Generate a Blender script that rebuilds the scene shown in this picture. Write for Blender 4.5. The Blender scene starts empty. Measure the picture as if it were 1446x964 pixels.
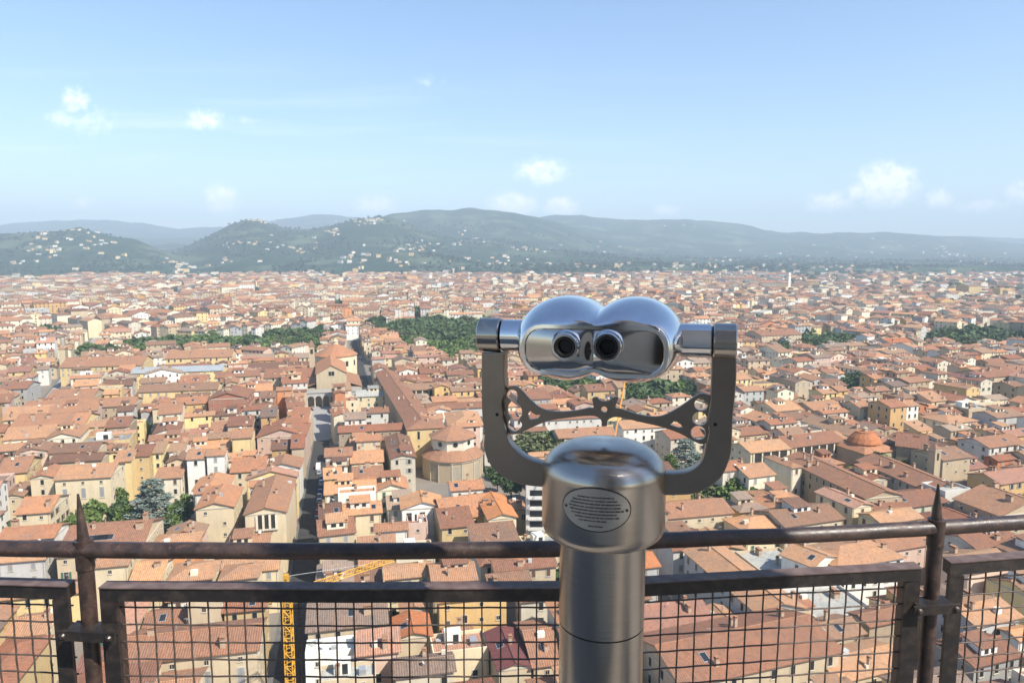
import bpy, bmesh, math, random
import numpy as np
from mathutils import Vector, Matrix
random.seed(11); np.random.seed(11)
R = math.radians
scn = bpy.context.scene
COL = scn.collection
# ---------------------------------------------------------------- camera
CAMZ = 90.0; F = 1000.0; PITCH = R(7)
CP, SP = math.cos(PITCH), math.sin(PITCH)
cd = bpy.data.cameras.new('camera'); cam = bpy.data.objects.new('camera', cd); COL.objects.link(cam)
cam.location = (0, 0, CAMZ); cam.rotation_euler = (R(90) - PITCH, 0, 0)
cd.sensor_fit = 'HORIZONTAL'; cd.sensor_width = 36; cd.lens = 36 * F / 1446
cd.clip_start = .05; cd.clip_end = 60000
cd.dof.use_dof = True; cd.dof.focus_distance = 1.04; cd.dof.aperture_fstop = 30
scn.camera = cam
# ---------------------------------------------------------------- light
SUN_EL = 47; SUN_AZ = 128        # azimuth clockwise from +Y
SKY_STRENGTH = .104; SUN_STRENGTH = 4.3; EXPOSURE = 1.05
HAZE = 1.5e-4
scn.view_settings.view_transform = 'Standard'; scn.view_settings.look = 'None'
scn.view_settings.gamma = 1; scn.view_settings.use_curve_mapping = False
scn.view_settings.exposure = EXPOSURE
scn.cycles.max_bounces = 6; scn.cycles.diffuse_bounces = 2; scn.cycles.glossy_bounces = 4
scn.cycles.volume_bounces = 0; scn.cycles.transmission_bounces = 3
scn.cycles.caustics_reflective = False; scn.cycles.caustics_refractive = False
sd = bpy.data.lights.new('sun', 'SUN'); sun = bpy.data.objects.new('sun', sd); COL.objects.link(sun)
sd.energy = SUN_STRENGTH; sd.angle = R(.53); sd.color = (1, .94, .83)
tosun = Vector((math.sin(R(SUN_AZ)) * math.cos(R(SUN_EL)), math.cos(R(SUN_AZ)) * math.cos(R(SUN_EL)), math.sin(R(SUN_EL))))
sun.rotation_euler = tosun.to_track_quat('Z', 'Y').to_euler(); sun.location = (0, 0, 300)

def ray(px, py):
    cx = (px - 723) / F; cy = -(py - 482) / F
    return Vector((cx, CP + SP * cy, -SP + CP * cy))
def P(px, py, z):
    d = ray(px, py); t = (z - CAMZ) / d.z
    return Vector((d.x * t, d.y * t, z))
def proj(x, y, z):
    dz = z - CAMZ
    f = y * CP - dz * SP; u = y * SP + dz * CP
    if f < .01: return (-9999, -9999, f)
    return (723 + F * x / f, 482 - F * u / f, f)

class NT:
    def __init__(s, tree): s.t = tree; s.n = tree.nodes; s.l = tree.links
    def a(s, typ, **kw):
        n = s.n.new(typ)
        for k, v in kw.items(): setattr(n, k, v)
        return n
    def link(s, a, b): s.l.new(a, b)
    def m(s, op, a, b=None, c=None, clamp=False):
        n = s.n.new('ShaderNodeMath'); n.operation = op; n.use_clamp = clamp
        for i, v in enumerate((a, b, c)):
            if v is None: continue
            if isinstance(v, (int, float)): n.inputs[i].default_value = v
            else: s.l.new(v, n.inputs[i])
        return n.outputs[0]
    def mix(s, fac, a, b, mode='MIX'):
        n = s.n.new('ShaderNodeMix'); n.data_type = 'RGBA'; n.blend_type = mode
        for sock, v in ((n.inputs[0], fac), (n.inputs[6], a), (n.inputs[7], b)):
            if isinstance(v, (int, float)): sock.default_value = v
            elif isinstance(v, tuple): sock.default_value = (*v, 1) if len(v) == 3 else v
            else: s.l.new(v, sock)
        return n.outputs[2]
    def noise(s, vec, scale, detail=3, rough=.5):
        n = s.n.new('ShaderNodeTexNoise'); n.inputs['Scale'].default_value = scale
        n.inputs['Detail'].default_value = detail; n.inputs['Roughness'].default_value = rough
        if vec is not None: s.l.new(vec, n.inputs['Vector'])
        return n.outputs['Fac']
    def ramp(s, fac, stops):
        n = s.n.new('ShaderNodeValToRGB'); s.l.new(fac, n.inputs[0]); e = n.color_ramp.elements
        while len(e) < len(stops): e.new(.5)
        for i, (p, c) in enumerate(stops):
            e[i].position = p; e[i].color = (*c, 1) if isinstance(c, tuple) else (c, c, c, 1)
        return n.outputs[0]

world = bpy.data.worlds.new('World'); scn.world = world; world.use_nodes = True
w = NT(world.node_tree); w.n.clear()
wo = w.a('ShaderNodeOutputWorld'); bg = w.a('ShaderNodeBackground')
sky = w.a('ShaderNodeTexSky', sky_type='NISHITA'); sky.sun_disc = False
sky.sun_elevation = R(SUN_EL); sky.sun_rotation = R(SUN_AZ); sky.altitude = 100
sky.air_density = 1.0; sky.dust_density = .6; sky.ozone_density = 2.0
tc = w.a('ShaderNodeTexCoord'); sx = w.a('ShaderNodeSeparateXYZ'); w.link(tc.outputs['Generated'], sx.inputs[0])
yy = w.m('MAXIMUM', sx.outputs[1], .05)
A = w.m('DIVIDE', sx.outputs[0], yy); E = w.m('DIVIDE', sx.outputs[2], yy)
cmb = w.a('ShaderNodeCombineXYZ'); w.link(A, cmb.inputs[0]); w.link(E, cmb.inputs[1])
nz = w.noise(cmb.outputs[0], 75, 8, .62)
# small fair-weather clouds over the hills: (photo x, y, half width, half height, strength)
puffs = [(106,142,20,18,.62),(84,168,22,11,.5),(130,172,34,22,.36),(287,169,27,14,.6),(335,170,30,6,.3),(313,282,24,22,.8),(118,286,16,9,.6),
         (530,289,30,13,.75),(765,242,36,18,.72),(724,289,34,16,.95),(793,292,24,14,.85),(1252,262,44,30,.95),(1262,246,18,14,.75),(1170,285,36,14,.75),
         (1326,281,20,14,.8),(1385,292,36,10,.65),(942,296,18,9,.6),(606,114,20,8,.25),(1440,272,20,16,.65),(1215,270,20,15,.7)]
acc = None
for (px, py, hw, hh, st) in puffs:
    d = ray(px, py); a0 = d.x / d.y; e0 = d.z / d.y
    da = w.m('DIVIDE', w.m('SUBTRACT', A, a0), hw * 1.35 / F); de = w.m('DIVIDE', w.m('SUBTRACT', E, e0), hh * 1.35 / F)
    q = w.m('SUBTRACT', 1, w.m('ADD', w.m('MULTIPLY', da, da), w.m('MULTIPLY', de, de)), clamp=True)
    q = w.m('MULTIPLY', q, st)
    acc = q if acc is None else w.m('MAXIMUM', acc, q)
dens = w.m('MULTIPLY', w.m('SUBTRACT', w.m('ADD', acc, w.m('MULTIPLY', nz, 2.6)), 1.38), 1.1, clamp=True)
dens = w.m('MULTIPLY', dens, w.m('MULTIPLY', acc, 1.6, clamp=True))
# thin high streaks
mp = w.a('ShaderNodeMapping'); mp.inputs['Rotation'].default_value = (0, 0, R(-7)); mp.inputs['Scale'].default_value = (1.6, 22, 1)
w.link(cmb.outputs[0], mp.inputs[0])
st = w.noise(mp.outputs[0], 1.7, 5, .55)
st = w.m('MULTIPLY', w.m('SUBTRACT', st, .5), 1.5, clamp=True)
band = w.m('SUBTRACT', 1, w.m('MULTIPLY', w.m('ABSOLUTE', w.m('SUBTRACT', E, .17)), 9), clamp=True)
left = w.m('SUBTRACT', .55, w.m('MULTIPLY', A, 1.3), clamp=True)
st = w.m('MULTIPLY', w.m('MULTIPLY', st, band), left)
tot = w.m('ADD', w.m('MULTIPLY', dens, .8), w.m('MULTIPLY', st, .5), clamp=True)
hs = w.a('ShaderNodeHueSaturation'); hs.inputs['Saturation'].default_value = 1.08; hs.inputs['Value'].default_value = 1.0
w.link(sky.outputs[0], hs.inputs['Color'])
skyc = w.mix(1.0, hs.outputs[0], (1.0, 1.005, 1.03), 'MULTIPLY')
w.link(w.mix(tot, skyc, (10.2, 9.7, 9.6)), bg.inputs[0])
bg.inputs[1].default_value = SKY_STRENGTH; w.link(bg.outputs[0], wo.inputs[0])

# ---------------------------------------------------------------- materials
def newmat(name):
    m = bpy.data.materials.new(name); m.use_nodes = True; t = NT(m.node_tree)
    b = t.n['Principled BSDF']; return m, t, b
def rough_mat(name, c1, c2, scale=.5, rough=.85, metal=0, obj=False, detail=4, bump=0, spec=.3):
    m, t, b = newmat(name); tcn = t.a('ShaderNodeTexCoord'); v = tcn.outputs['Object'] if obj else t.a('ShaderNodeNewGeometry').outputs['Position']
    n = t.noise(v, scale, detail, .6)
    col = t.mix(t.ramp(n, [(.3, 0.), (.7, 1.)]), c1, c2)
    t.link(col, b.inputs['Base Color']); b.inputs['Roughness'].default_value = rough; b.inputs['Metallic'].default_value = metal
    b.inputs['Specular IOR Level'].default_value = spec
    if bump:
        bp = t.a('ShaderNodeBump'); bp.inputs['Strength'].default_value = bump; bp.inputs['Distance'].default_value = .01
        t.link(n, bp.inputs['Height']); t.link(bp.outputs[0], b.inputs['Normal'])
    return m
def wall_mat(name, c):
    m, t, b = newmat(name); pos = t.a('ShaderNodeNewGeometry').outputs['Position']
    at = t.a('ShaderNodeAttribute', attribute_name='rnd').outputs['Fac']
    mp = t.a('ShaderNodeMapping'); mp.inputs['Scale'].default_value = (.5, .5, .12); t.link(pos, mp.inputs[0])
    n1 = t.noise(mp.outputs[0], 1.1, 5, .65); n2 = t.noise(pos, .9, 4, .6)
    base = t.mix(t.ramp(n1, [(.35, 0.), (.75, .55)]), c, tuple(x * .62 + .02 for x in c))
    base = t.mix(t.ramp(n2, [(.5, 0.), (.8, .35)]), base, tuple(min(.8, x * 1.15 + .04) for x in c))
    hv = t.a('ShaderNodeHueSaturation'); t.link(base, hv.inputs['Color'])
    t.link(t.m('ADD', .78, t.m('MULTIPLY', at, .4)), hv.inputs['Value']); t.link(t.m('ADD', .493, t.m('MULTIPLY', at, .014)), hv.inputs['Hue'])
    t.link(hv.outputs[0], b.inputs['Base Color']); b.inputs['Roughness'].default_value = .92; b.inputs['Specular IOR Level'].default_value = .15
    return m
def roof_mat(name, c, tile=True):
    m, t, b = newmat(name); uv = t.a('ShaderNodeUVMap', uv_map='UVMap').outputs[0]; pos = t.a('ShaderNodeNewGeometry').outputs['Position']
    at = t.a('ShaderNodeAttribute', attribute_name='rnd').outputs['Fac']
    s = t.a('ShaderNodeSeparateXYZ'); t.link(uv, s.inputs[0])
    mp = t.a('ShaderNodeMapping'); mp.inputs['Scale'].default_value = (2.2, .45, 1); t.link(uv, mp.inputs[0])
    n1 = t.noise(mp.outputs[0], 1.0, 4, .7)          # streaks down the slope
    n2 = t.noise(pos, .23, 5, .65)                     # weathered patches
    n3 = t.noise(uv, 3.5, 2, .8)                      # single tiles
    n4 = t.noise(pos, 1.3, 5, .75)
    col = t.mix(t.ramp(n2, [(.38, 0.), (.66, .9)]), c, (c[0] * .58 + .03, c[1] * .70 + .035, c[2] * .8 + .035))
    col = t.mix(t.ramp(n4, [(.46, 0.), (.66, .85)]), col, tuple(x * .48 + .012 for x in c))
    col = t.mix(t.ramp(n1, [(.45, 0.), (.75, .5)]), col, (min(.7, c[0] * 1.3), c[1] * 1.3 + .02, c[2] * 1.35 + .02))
    col = t.mix(t.ramp(n3, [(.3, .55), (.5, 0.)]), col, tuple(x * .42 for x in c))
    if tile:
        wv = t.m('SINE', t.m('MULTIPLY', s.outputs[0], 2 * math.pi / .46))
        col = t.mix(t.m('MULTIPLY', t.m('ADD', t.m('MULTIPLY', wv, .5), .5), .48), col, tuple(x * .45 for x in c))
        bp = t.a('ShaderNodeBump'); bp.inputs['Strength'].default_value = .5; bp.inputs['Distance'].default_value = .08
        t.link(wv, bp.inputs['Height']); t.link(bp.outputs[0], b.inputs['Normal'])
    hv = t.a('ShaderNodeHueSaturation'); t.link(col, hv.inputs['Color'])
    t.link(t.m('ADD', .62, t.m('MULTIPLY', at, .68)), hv.inputs['Value']); t.link(t.m('ADD', .494, t.m('MULTIPLY', at, .02)), hv.inputs['Hue'])
    t.link(hv.outputs[0], b.inputs['Base Color']); b.inputs['Roughness'].default_value = .9; b.inputs['Specular IOR Level'].default_value = .15
    return m
def flat_mat(name, c, rough=.6, metal=0, spec=.4):
    m, t, b = newmat(name); b.inputs['Base Color'].default_value = (*c, 1); b.inputs['Roughness'].default_value = rough
    b.inputs['Metallic'].default_value = metal; b.inputs['Specular IOR Level'].default_value = spec; return m
WALLC = dict(cream=(.60,.49,.33), pale=(.68,.61,.47), yellow=(.66,.50,.25), ochre=(.60,.39,.17), white=(.68,.65,.59), tan=(.43,.34,.23),
             pink=(.60,.43,.34), orange=(.56,.25,.12), stone=(.34,.29,.22), brick=(.40,.19,.12), grey=(.42,.41,.39))
ROOFC = dict(terracotta=(.43,.208,.122), brown=(.31,.165,.105), orange=(.50,.22,.12), weathered=(.34,.225,.165), bright=(.56,.19,.08), rose=(.42,.20,.14),
             greyslate=(.27,.28,.28), maroon=(.26,.09,.08), whitish=(.56,.52,.45), concrete=(.36,.33,.29))
WM = {k: wall_mat('plaster_' + k, v) for k, v in WALLC.items()}
RM = {k: roof_mat('roof_' + k, v, k not in ('greyslate', 'whitish', 'concrete')) for k, v in ROOFC.items()}
GLASS = flat_mat('dark_window_glass', (.025, .028, .03), .15)
SHG = flat_mat('green_shutter', (.06, .13, .09), .7); SHB = flat_mat('grey_shutter', (.27, .27, .27), .8); SHW = flat_mat('brown_shutter', (.12, .07, .045), .7)
TRIM = flat_mat('stone_trim', (.5, .45, .36), .9); DARK = flat_mat('painted_deep_shade', (.03, .026, .022), .9)  # last one: shade inside openings, painted as an even dark colour
CHIM = rough_mat('chimney_plaster', (.5, .38, .27), (.3, .2, .14), 2)
METALR = flat_mat('roof_metal', (.5, .5, .5), .4, .6)
LEAF = [rough_mat('leaf_' + n, a, b, .35, .6, detail=3, spec=.2) for n, a, b in (('green', (.07,.115,.028), (.13,.18,.05)), ('dark', (.042,.075,.028), (.08,.12,.042)),
        ('olive', (.075,.095,.04), (.13,.14,.06)), ('blue', (.11,.145,.12), (.21,.245,.21)))]
BARK = rough_mat('bark', (.07, .05, .035), (.12, .09, .06), 3)

# ---------------------------------------------------------------- mesh helper
class MB:
    def __init__(s): s.v = []; s.f = []; s.m = []; s.r = []; s.mats = []
    def mi(s, mat):
        for i, m in enumerate(s.mats):
            if m is mat: return i
        s.mats.append(mat); return len(s.mats) - 1
    def add(s, vs, fs, mat, M=None, rnd=.5):
        o = len(s.v); k = s.mi(mat)
        if M is not None: vs = [M @ Vector(p) for p in vs]
        s.v += [tuple(p) for p in vs]; s.f += [tuple(i + o for i in f) for f in fs]
        s.m += [k] * len(fs); s.r += [rnd] * len(fs)
    def box(s, x0, x1, y0, y1, z0, z1, mat, M=None, rnd=.5, bottom=True):
        vs = [(x0,y0,z0),(x1,y0,z0),(x1,y1,z0),(x0,y1,z0),(x0,y0,z1),(x1,y0,z1),(x1,y1,z1),(x0,y1,z1)]
        fs = [(0,1,5,4),(1,2,6,5),(2,3,7,6),(3,0,4,7),(4,5,6,7)] + ([(3,2,1,0)] if bottom else [])
        s.add(vs, fs, mat, M, rnd)
    def slab(s, top, faces, t, mat, M=None, rnd=.5):
        n = len(top); vs = list(top) + [(x, y, z - t) for x, y, z in top]
        fs = list(faces) + [tuple(i + n for i in reversed(f)) for f in faces]
        ed = {}
        for f in faces:
            for i in range(len(f)):
                a, b = f[i], f[(i + 1) % len(f)]
                if (b, a) in ed: del ed[(b, a)]
                else: ed[(a, b)] = 1
        for a, b in ed: fs.append((a, a + n, b + n, b))
        s.add(vs, fs, mat, M, rnd)
    def tube(s, pts, rad, mat, seg=8, M=None, cap=True, rnd=.5):
        pts = [Vector(p) for p in pts]; rads = rad if isinstance(rad, (list, tuple)) else [rad] * len(pts)
        vs = []; fs = []; prev = None
        for i, p in enumerate(pts):
            d = (pts[min(i + 1, len(pts) - 1)] - pts[max(i - 1, 0)]).normalized()
            a = Vector((0, 0, 1)) if abs(d.z) < .9 else Vector((1, 0, 0))
            if prev is not None: a = prev
            u = d.cross(a).normalized(); v = u.cross(d).normalized(); prev = v
            for k in range(seg):
                an = 2 * math.pi * k / seg
                vs.append(p + (u * math.cos(an) + v * math.sin(an)) * rads[i])
        for i in range(len(pts) - 1):
            for k in range(seg):
                k2 = (k + 1) % seg
                fs.append((i * seg + k, i * seg + k2, (i + 1) * seg + k2, (i + 1) * seg + k))
        if cap: fs.append(tuple(reversed(range(seg)))); fs.append(tuple(range((len(pts) - 1) * seg, len(pts) * seg)))
        s.add(vs, fs, mat, M, rnd)
    def lathe(s, prof, mat, seg=48, c=(0, 0, 0), M=None, rnd=.5, rot=0):
        vs = []; fs = []
        for (r, z) in prof:
            for k in range(seg):
                an = 2 * math.pi * k / seg + rot
                vs.append((c[0] + r * math.cos(an), c[1] + r * math.sin(an), c[2] + z))
        for i in range(len(prof) - 1):
            for k in range(seg):
                k2 = (k + 1) % seg; fs.append((i * seg + k, i * seg + k2, (i + 1) * seg + k2, (i + 1) * seg + k))
        fs.append(tuple(range((len(prof) - 1) * seg, len(prof) * seg))); fs.append(tuple(reversed(range(seg))))
        s.add(vs, fs, mat, M, rnd)
    def data(s, name, smooth=False, uv=False):
        me = bpy.data.meshes.new(name); me.from_pydata(s.v, [], s.f)
        for m in s.mats: me.materials.append(m)
        me.polygons.foreach_set('material_index', s.m)
        at = me.attributes.new('rnd', 'FLOAT', 'FACE'); at.data.foreach_set('value', s.r)
        if smooth: me.polygons.foreach_set('use_smooth', [True] * len(s.f))
        if uv:
            L = me.uv_layers.new(name='UVMap'); buf = []
            V = s.v
            for f in s.f:
                p = V[f[0]]; a = V[f[1]]; b = V[f[2]]
                ax, ay, az = a[0]-p[0], a[1]-p[1], a[2]-p[2]; bx, by, bz = b[0]-p[0], b[1]-p[1], b[2]-p[2]
                nx, ny, nz_ = ay*bz-az*by, az*bx-ax*bz, ax*by-ay*bx
                h = math.hypot(nx, ny); l = math.sqrt(h*h + nz_*nz_) or 1
                if h / l < .02: tx, ty = 1, 0
                else: tx, ty = -ny / h, nx / h
                hx, hy = (nx / h, ny / h) if h / l >= .02 else (0, 1)
                k = l / max(abs(nz_), .15 * l)
                for i in f:
                    q = V[i]; buf.append(q[0]*tx + q[1]*ty); buf.append((q[0]*hx + q[1]*hy) * k)
            L.data.foreach_set('uv', buf)
        me.update(); return me
    def build(s, name, parent=None, smooth=False, uv=False, loc=None):
        o = bpy.data.objects.new(name, s.data(name, smooth, uv)); COL.objects.link(o)
        if parent is not None: o.parent = parent
        if loc is not None: o.location = loc
        return o
def tag(o, label=None, cat=None, group=None, kind=None):
    for k, v in (('label', label), ('category', cat), ('group', group), ('kind', kind)):
        if v: o[k] = v
    return o
def empty(name, loc=(0, 0, 0), rz=0):
    o = bpy.data.objects.new(name, None); o.empty_display_size = .2; COL.objects.link(o); o.location = loc; o.rotation_euler = (0, 0, rz); return o
def autosmooth(o, ang=35):
    bm = bmesh.new(); bm.from_mesh(o.data); bmesh.ops.recalc_face_normals(bm, faces=bm.faces)
    for f in bm.faces: f.smooth = True
    for e in bm.edges:
        if len(e.link_faces) == 2 and e.calc_face_angle(0) > R(ang): e.smooth = False
    bm.to_mesh(o.data); bm.free()
def interp(pts, x):
    if x <= pts[0][0]: return pts[0][1]
    for (a, ya), (b, yb) in zip(pts, pts[1:]):
        if x <= b: return ya + (yb - ya) * (x - a) / (b - a)
    return pts[-1][1]

#@@TERRAIN
# ---------------------------------------------------------------- terrain
from mathutils import noise as mn
ridges = [ # distance, width front, width back, crest in photo pixels
 (10500, 2600, 2500, [(-500,330),(-200,325),(0,317),(60,314),(120,309),(210,313),(255,321),(300,320),(340,322),(400,309),(450,303),(520,305),(600,301),(760,312),(1000,330),(1380,333),(1446,340),(1700,352)]),
 (3900, 900, 1200, [(-500,350),(-200,345),(0,328),(60,326),(100,324),(120,321),(140,327),(200,342),(240,357),(300,372),(360,378),(2000,378)]),
 (4700, 1250, 1300, [(-500,380),(180,380),(235,362),(290,338),(330,317),(350,310),(370,308),(400,317),(440,321),(470,317),(505,309),(545,306),(570,312),(600,322),(650,335),(740,345),(900,358),(1000,366),(2000,372)]),
 (6300, 1700, 1700, [(-500,350),(400,345),(500,325),(555,303),(600,297),(640,297),(660,293),(700,292),(740,299),(785,311),(830,328),(900,347),(960,357),(1100,360),(2000,360)]),
 (8200, 2200, 2200, [(-500,345),(600,330),(700,315),(780,307),(820,304),(880,311),(935,311),(965,309),(990,312),(1050,321),(1100,327),(1200,328),(1260,330),(1340,332),(1380,336),(1420,343),(1470,347),(1650,352),(2000,355)]),
 (3250, 420, 900, [(-500,370),(0,368),(60,374),(120,382),(200,385),(260,380),(330,372),(420,376),(500,370),(560,358),(610,360),(660,366),(720,376),(800,380),(900,372),(960,374),(1050,380),(1200,380),(1446,380),(2000,380)])]
def fbm(x, y, o=4): return mn.fractal(Vector((x, y, 3.7)), .9, 2.1, o)
def hill_z(x, y):
    r = math.hypot(x, y)
    if r < 2300 or y <= 0: return 0.0
    px = 723 + F * x / (y * 1.0 + 1e-6) / 1.0
    px = max(-500, min(2000, px)); h = 0
    for (D, wf, wb, prof) in ridges:
        # crest line at forward distance growing with azimuth
        rw = -(interp(prof, px) - 482) / F; e = (-SP + CP * rw) / (CP + SP * rw)
        H = CAMZ + D * e * 1.0
        t = (y - D); g = math.exp(-(t / (wf if t < 0 else wb)) ** 2 * 1.3)
        hh = H * g
        h = max(h, hh) if abs(h - hh) > 40 else max(h, hh) + (40 - abs(h - hh)) ** 2 / 160
    edge = min(1, max(0, (y - 2550) / 700)); edge = edge * edge * (3 - 2 * edge)
    n = fbm(x / 800, y / 800, 5) * 36 + fbm(x / 190, y / 190, 3) * 8
    return max(0, -5 * edge + (h * (.985 + .04 * fbm(x / 1500 + 9, y / 1500))) * edge + n * edge * min(1, h / 160))
def terrain():
    xs = []; ys = [-600, -200, 0, 200, 600, 1200, 1800, 2300] + list(np.arange(2500, 5600, 42)) + list(np.arange(5600, 9000, 85)) + list(np.arange(9000, 14000, 170))
    AZ = list(np.linspace(-1.12, 1.12, 360))
    V = []; Fc = []
    for y in ys:
        hy = max(y, 700)
        for a in AZ:
            x = a * hy; V.append((x, y, hill_z(x, y)))
    n = len(AZ)
    for j in range(len(ys) - 1):
        for i in range(n - 1):
            Fc.append((j * n + i, j * n + i + 1, (j + 1) * n + i + 1, (j + 1) * n + i))
    m, t, b = newmat('terrain_ground'); g = t.a('ShaderNodeNewGeometry'); pos = g.outputs['Position']
    s = t.a('ShaderNodeSeparateXYZ'); t.link(pos, s.inputs[0])
    n1 = t.noise(pos, .004, 6, .6); n2 = t.noise(pos, .03, 5, .7); n3 = t.noise(pos, .0013, 4, .5)
    forest = t.mix(t.ramp(n2, [(.35, 0.), (.65, 1.)]), (.010, .026, .020), (.034, .060, .036))
    field = t.mix(t.ramp(n2, [(.35, 0.), (.65, 1.)]), (.075, .11, .06), (.15, .165, .10))
    hillc = t.mix(t.ramp(n1, [(.50, 0.), (.64, .75)]), forest, field)
    hillc = t.mix(t.ramp(n3, [(.45, 0.), (.6, .4)]), hillc, forest)
    city = t.mix(t.ramp(n2, [(.3, 0.), (.7, 1.)]), (.16, .14, .12), (.25, .22, .19))
    fac = t.m('MULTIPLY', t.m('SUBTRACT', s.outputs[1], 2500), 1 / 250., clamp=True)
    t.link(t.mix(fac, city, hillc), b.inputs['Base Color']); b.inputs['Roughness'].default_value = 1; b.inputs['Specular IOR Level'].default_value = 0
    mb = MB(); mb.add(V, Fc, m); o = mb.build('terrain', smooth=True); tag(o, 'city ground rising to wooded hills', None, None, 'structure')
terrain()

# ---------------------------------------------------------------- haze
mz = bpy.data.materials.new('haze_air'); mz.use_nodes = True; t = NT(mz.node_tree); t.n.clear()
o_ = t.a('ShaderNodeOutputMaterial'); pv = t.a('ShaderNodeVolumePrincipled'); pv.inputs['Color'].default_value = (.71, .865, 1, 1)
pv.inputs['Density'].default_value = HAZE; pv.inputs['Anisotropy'].default_value = 0; t.link(pv.outputs[0], o_.inputs['Volume'])
hz = MB(); hz.box(-17000, 17000, -1500, 14600, -1.2, 900, mz); tag(hz.build('haze'), 'pale blue summer haze over city and hills', None, None, 'stuff')

#@@BUILDINGS
# ---------------------------------------------------------------- buildings
def roof_shape(kind, w, d, h, sl, oh=.55):
    """top vertices and faces of a roof over a w x d box centred at 0; returns verts, faces, ridge height and z(x,y)"""
    X, Y = w / 2 + oh, d / 2 + oh; e = h + .22 - sl * oh
    if kind == 'gf':
        r = h + .22 + sl * d / 2
        V = [(-X,-Y,e),(X,-Y,e),(X,0,r),(-X,0,r),(X,Y,e),(-X,Y,e)]; Fs = [(0,1,2,3),(3,2,4,5)]
        zf = lambda x, y: r - sl * abs(y)
    elif kind == 'gs':
        r = h + .22 + sl * w / 2
        V = [(-X,-Y,e),(0,-Y,r),(0,Y,r),(-X,Y,e),(X,-Y,e),(X,Y,e)]; Fs = [(0,1,2,3),(1,4,5,2)]
        zf = lambda x, y: r - sl * abs(x)
    elif kind == 'hip':
        if w >= d:
            r = h + .22 + sl * d / 2; a = X - Y
            V = [(-X,-Y,e),(X,-Y,e),(X,Y,e),(-X,Y,e),(-a,0,r),(a,0,r)]
            Fs = [(0,1,5,4),(1,2,5),(2,3,4,5),(3,0,4)] if a > .05 else [(0,1,4),(1,2,4),(2,3,4),(3,0,4)]
        else:
            r = h + .22 + sl * w / 2; a = Y - X
            V = [(-X,-Y,e),(X,-Y,e),(X,Y,e),(-X,Y,e),(0,-a,r),(0,a,r)]; Fs = [(0,1,4),(1,2,5,4),(2,3,5),(3,0,4,5)]
        if len(Fs[0]) == 3 and w >= d: V = V[:5]
        zf = lambda x, y: min(r, e + sl * (min(X - abs(x), Y - abs(y))))
    elif kind == 'shed':
        e = h + .22 - sl * oh; r = h + .22 + sl * (d + oh)
        V = [(-X,-Y,e),(X,-Y,e),(X,Y,r),(-X,Y,r)]; Fs = [(0,1,2,3)]
        zf = lambda x, y: h + .22 + sl * (y + d / 2)
    else:
        r = h + .1; V = [(-w/2+.3,-d/2+.3,r),(w/2-.3,-d/2+.3,r),(w/2-.3,d/2-.3,r),(-w/2+.3,d/2-.3,r)]; Fs = [(0,1,2,3)]
        zf = lambda x, y: r
    return V, Fs, r, zf
def wall_geo(mb, kind, w, d, h, sl, mat, M=None, rnd=.5):
    x, y = w / 2, d / 2
    if kind == 'flat':   # parapet
        mb.box(-x, x, -y, y, 0, h, mat, M, rnd, False)
        for b in ((-x,x,-y,-y+.28),(-x,x,y-.28,y),(-x,-x+.28,-y+.28,y-.28),(x-.28,x,-y+.28,y-.28)): mb.box(b[0],b[1],b[2],b[3],h,h+.8,mat,M,rnd,False)
        return
    V = [(-x,-y,0),(x,-y,0),(x,y,0),(-x,y,0),(-x,-y,h),(x,-y,h),(x,y,h),(-x,y,h)]
    Fs = [(0,1,5,4),(1,2,6,5),(2,3,7,6),(3,0,4,7)]
    if kind == 'gf': V += [(-x,0,h+sl*y),(x,0,h+sl*y)]; Fs += [(5,6,9),(7,4,8)]
    if kind == 'gs': V += [(0,-y,h+sl*x),(0,y,h+sl*x)]; Fs += [(4,5,8),(6,7,9)]
    if kind == 'shed': V += [(x,y,h+sl*d),(-x,y,h+sl*d)]; Fs += [(5,6,8),(7,4,9),(6,7,9,8)]
    mb.add(V, Fs, mat, M, rnd)
# window meshes, centred on x, sill at z 0, facing -y
def win_mesh(kind):
    mb = MB(); W, H = .5, .85
    if kind == 'small': W, H = .38, .42
    if kind == 'arch': W, H = .7, 1.25
    if kind == 'wide': W, H = 1.1, .7
    mb.box(-W, W, -.03, .1, 0, 2 * H, GLASS)
    tw = .12
    mb.box(-W-tw, -W, -.08, .1, -.1, 2*H+.1, TRIM); mb.box(W, W+tw, -.08, .1, -.1, 2*H+.1, TRIM)
    mb.box(-W, W, -.08, .1, 2*H, 2*H+.14, TRIM); mb.box(-W-tw-.08, W+tw+.08, -.16, .1, -.22, -.1, TRIM)
    if kind in ('small', 'arch', 'wide'): mb.box(-.03, .03, -.05, .1, 0, 2*H, TRIM)
    if kind.startswith('open'):
        s = dict(g=SHG, b=SHW, y=SHB)[kind[-1]]
        mb.box(-W-tw-W*1.02, -W-tw-.02, -.13, -.02, 0, 2*H, s); mb.box(W+tw+.02, W+tw+W*1.02, -.13, -.02, 0, 2*H, s)
    if kind.startswith('shut'):
        s = dict(g=SHG, b=SHW, y=SHB)[kind[-1]]
        mb.box(-W+.01, -.015, -.075, -.035, .01, 2*H-.01, s); mb.box(.015, W-.01, -.075, -.035, .01, 2*H-.01, s)
    return mb.data('window')
WIN = {k: win_mesh(k) for k in ('plain', 'small', 'arch', 'wide', 'open_g', 'open_b', 'open_y', 'shut_g', 'shut_b', 'shut_y')}
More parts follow.
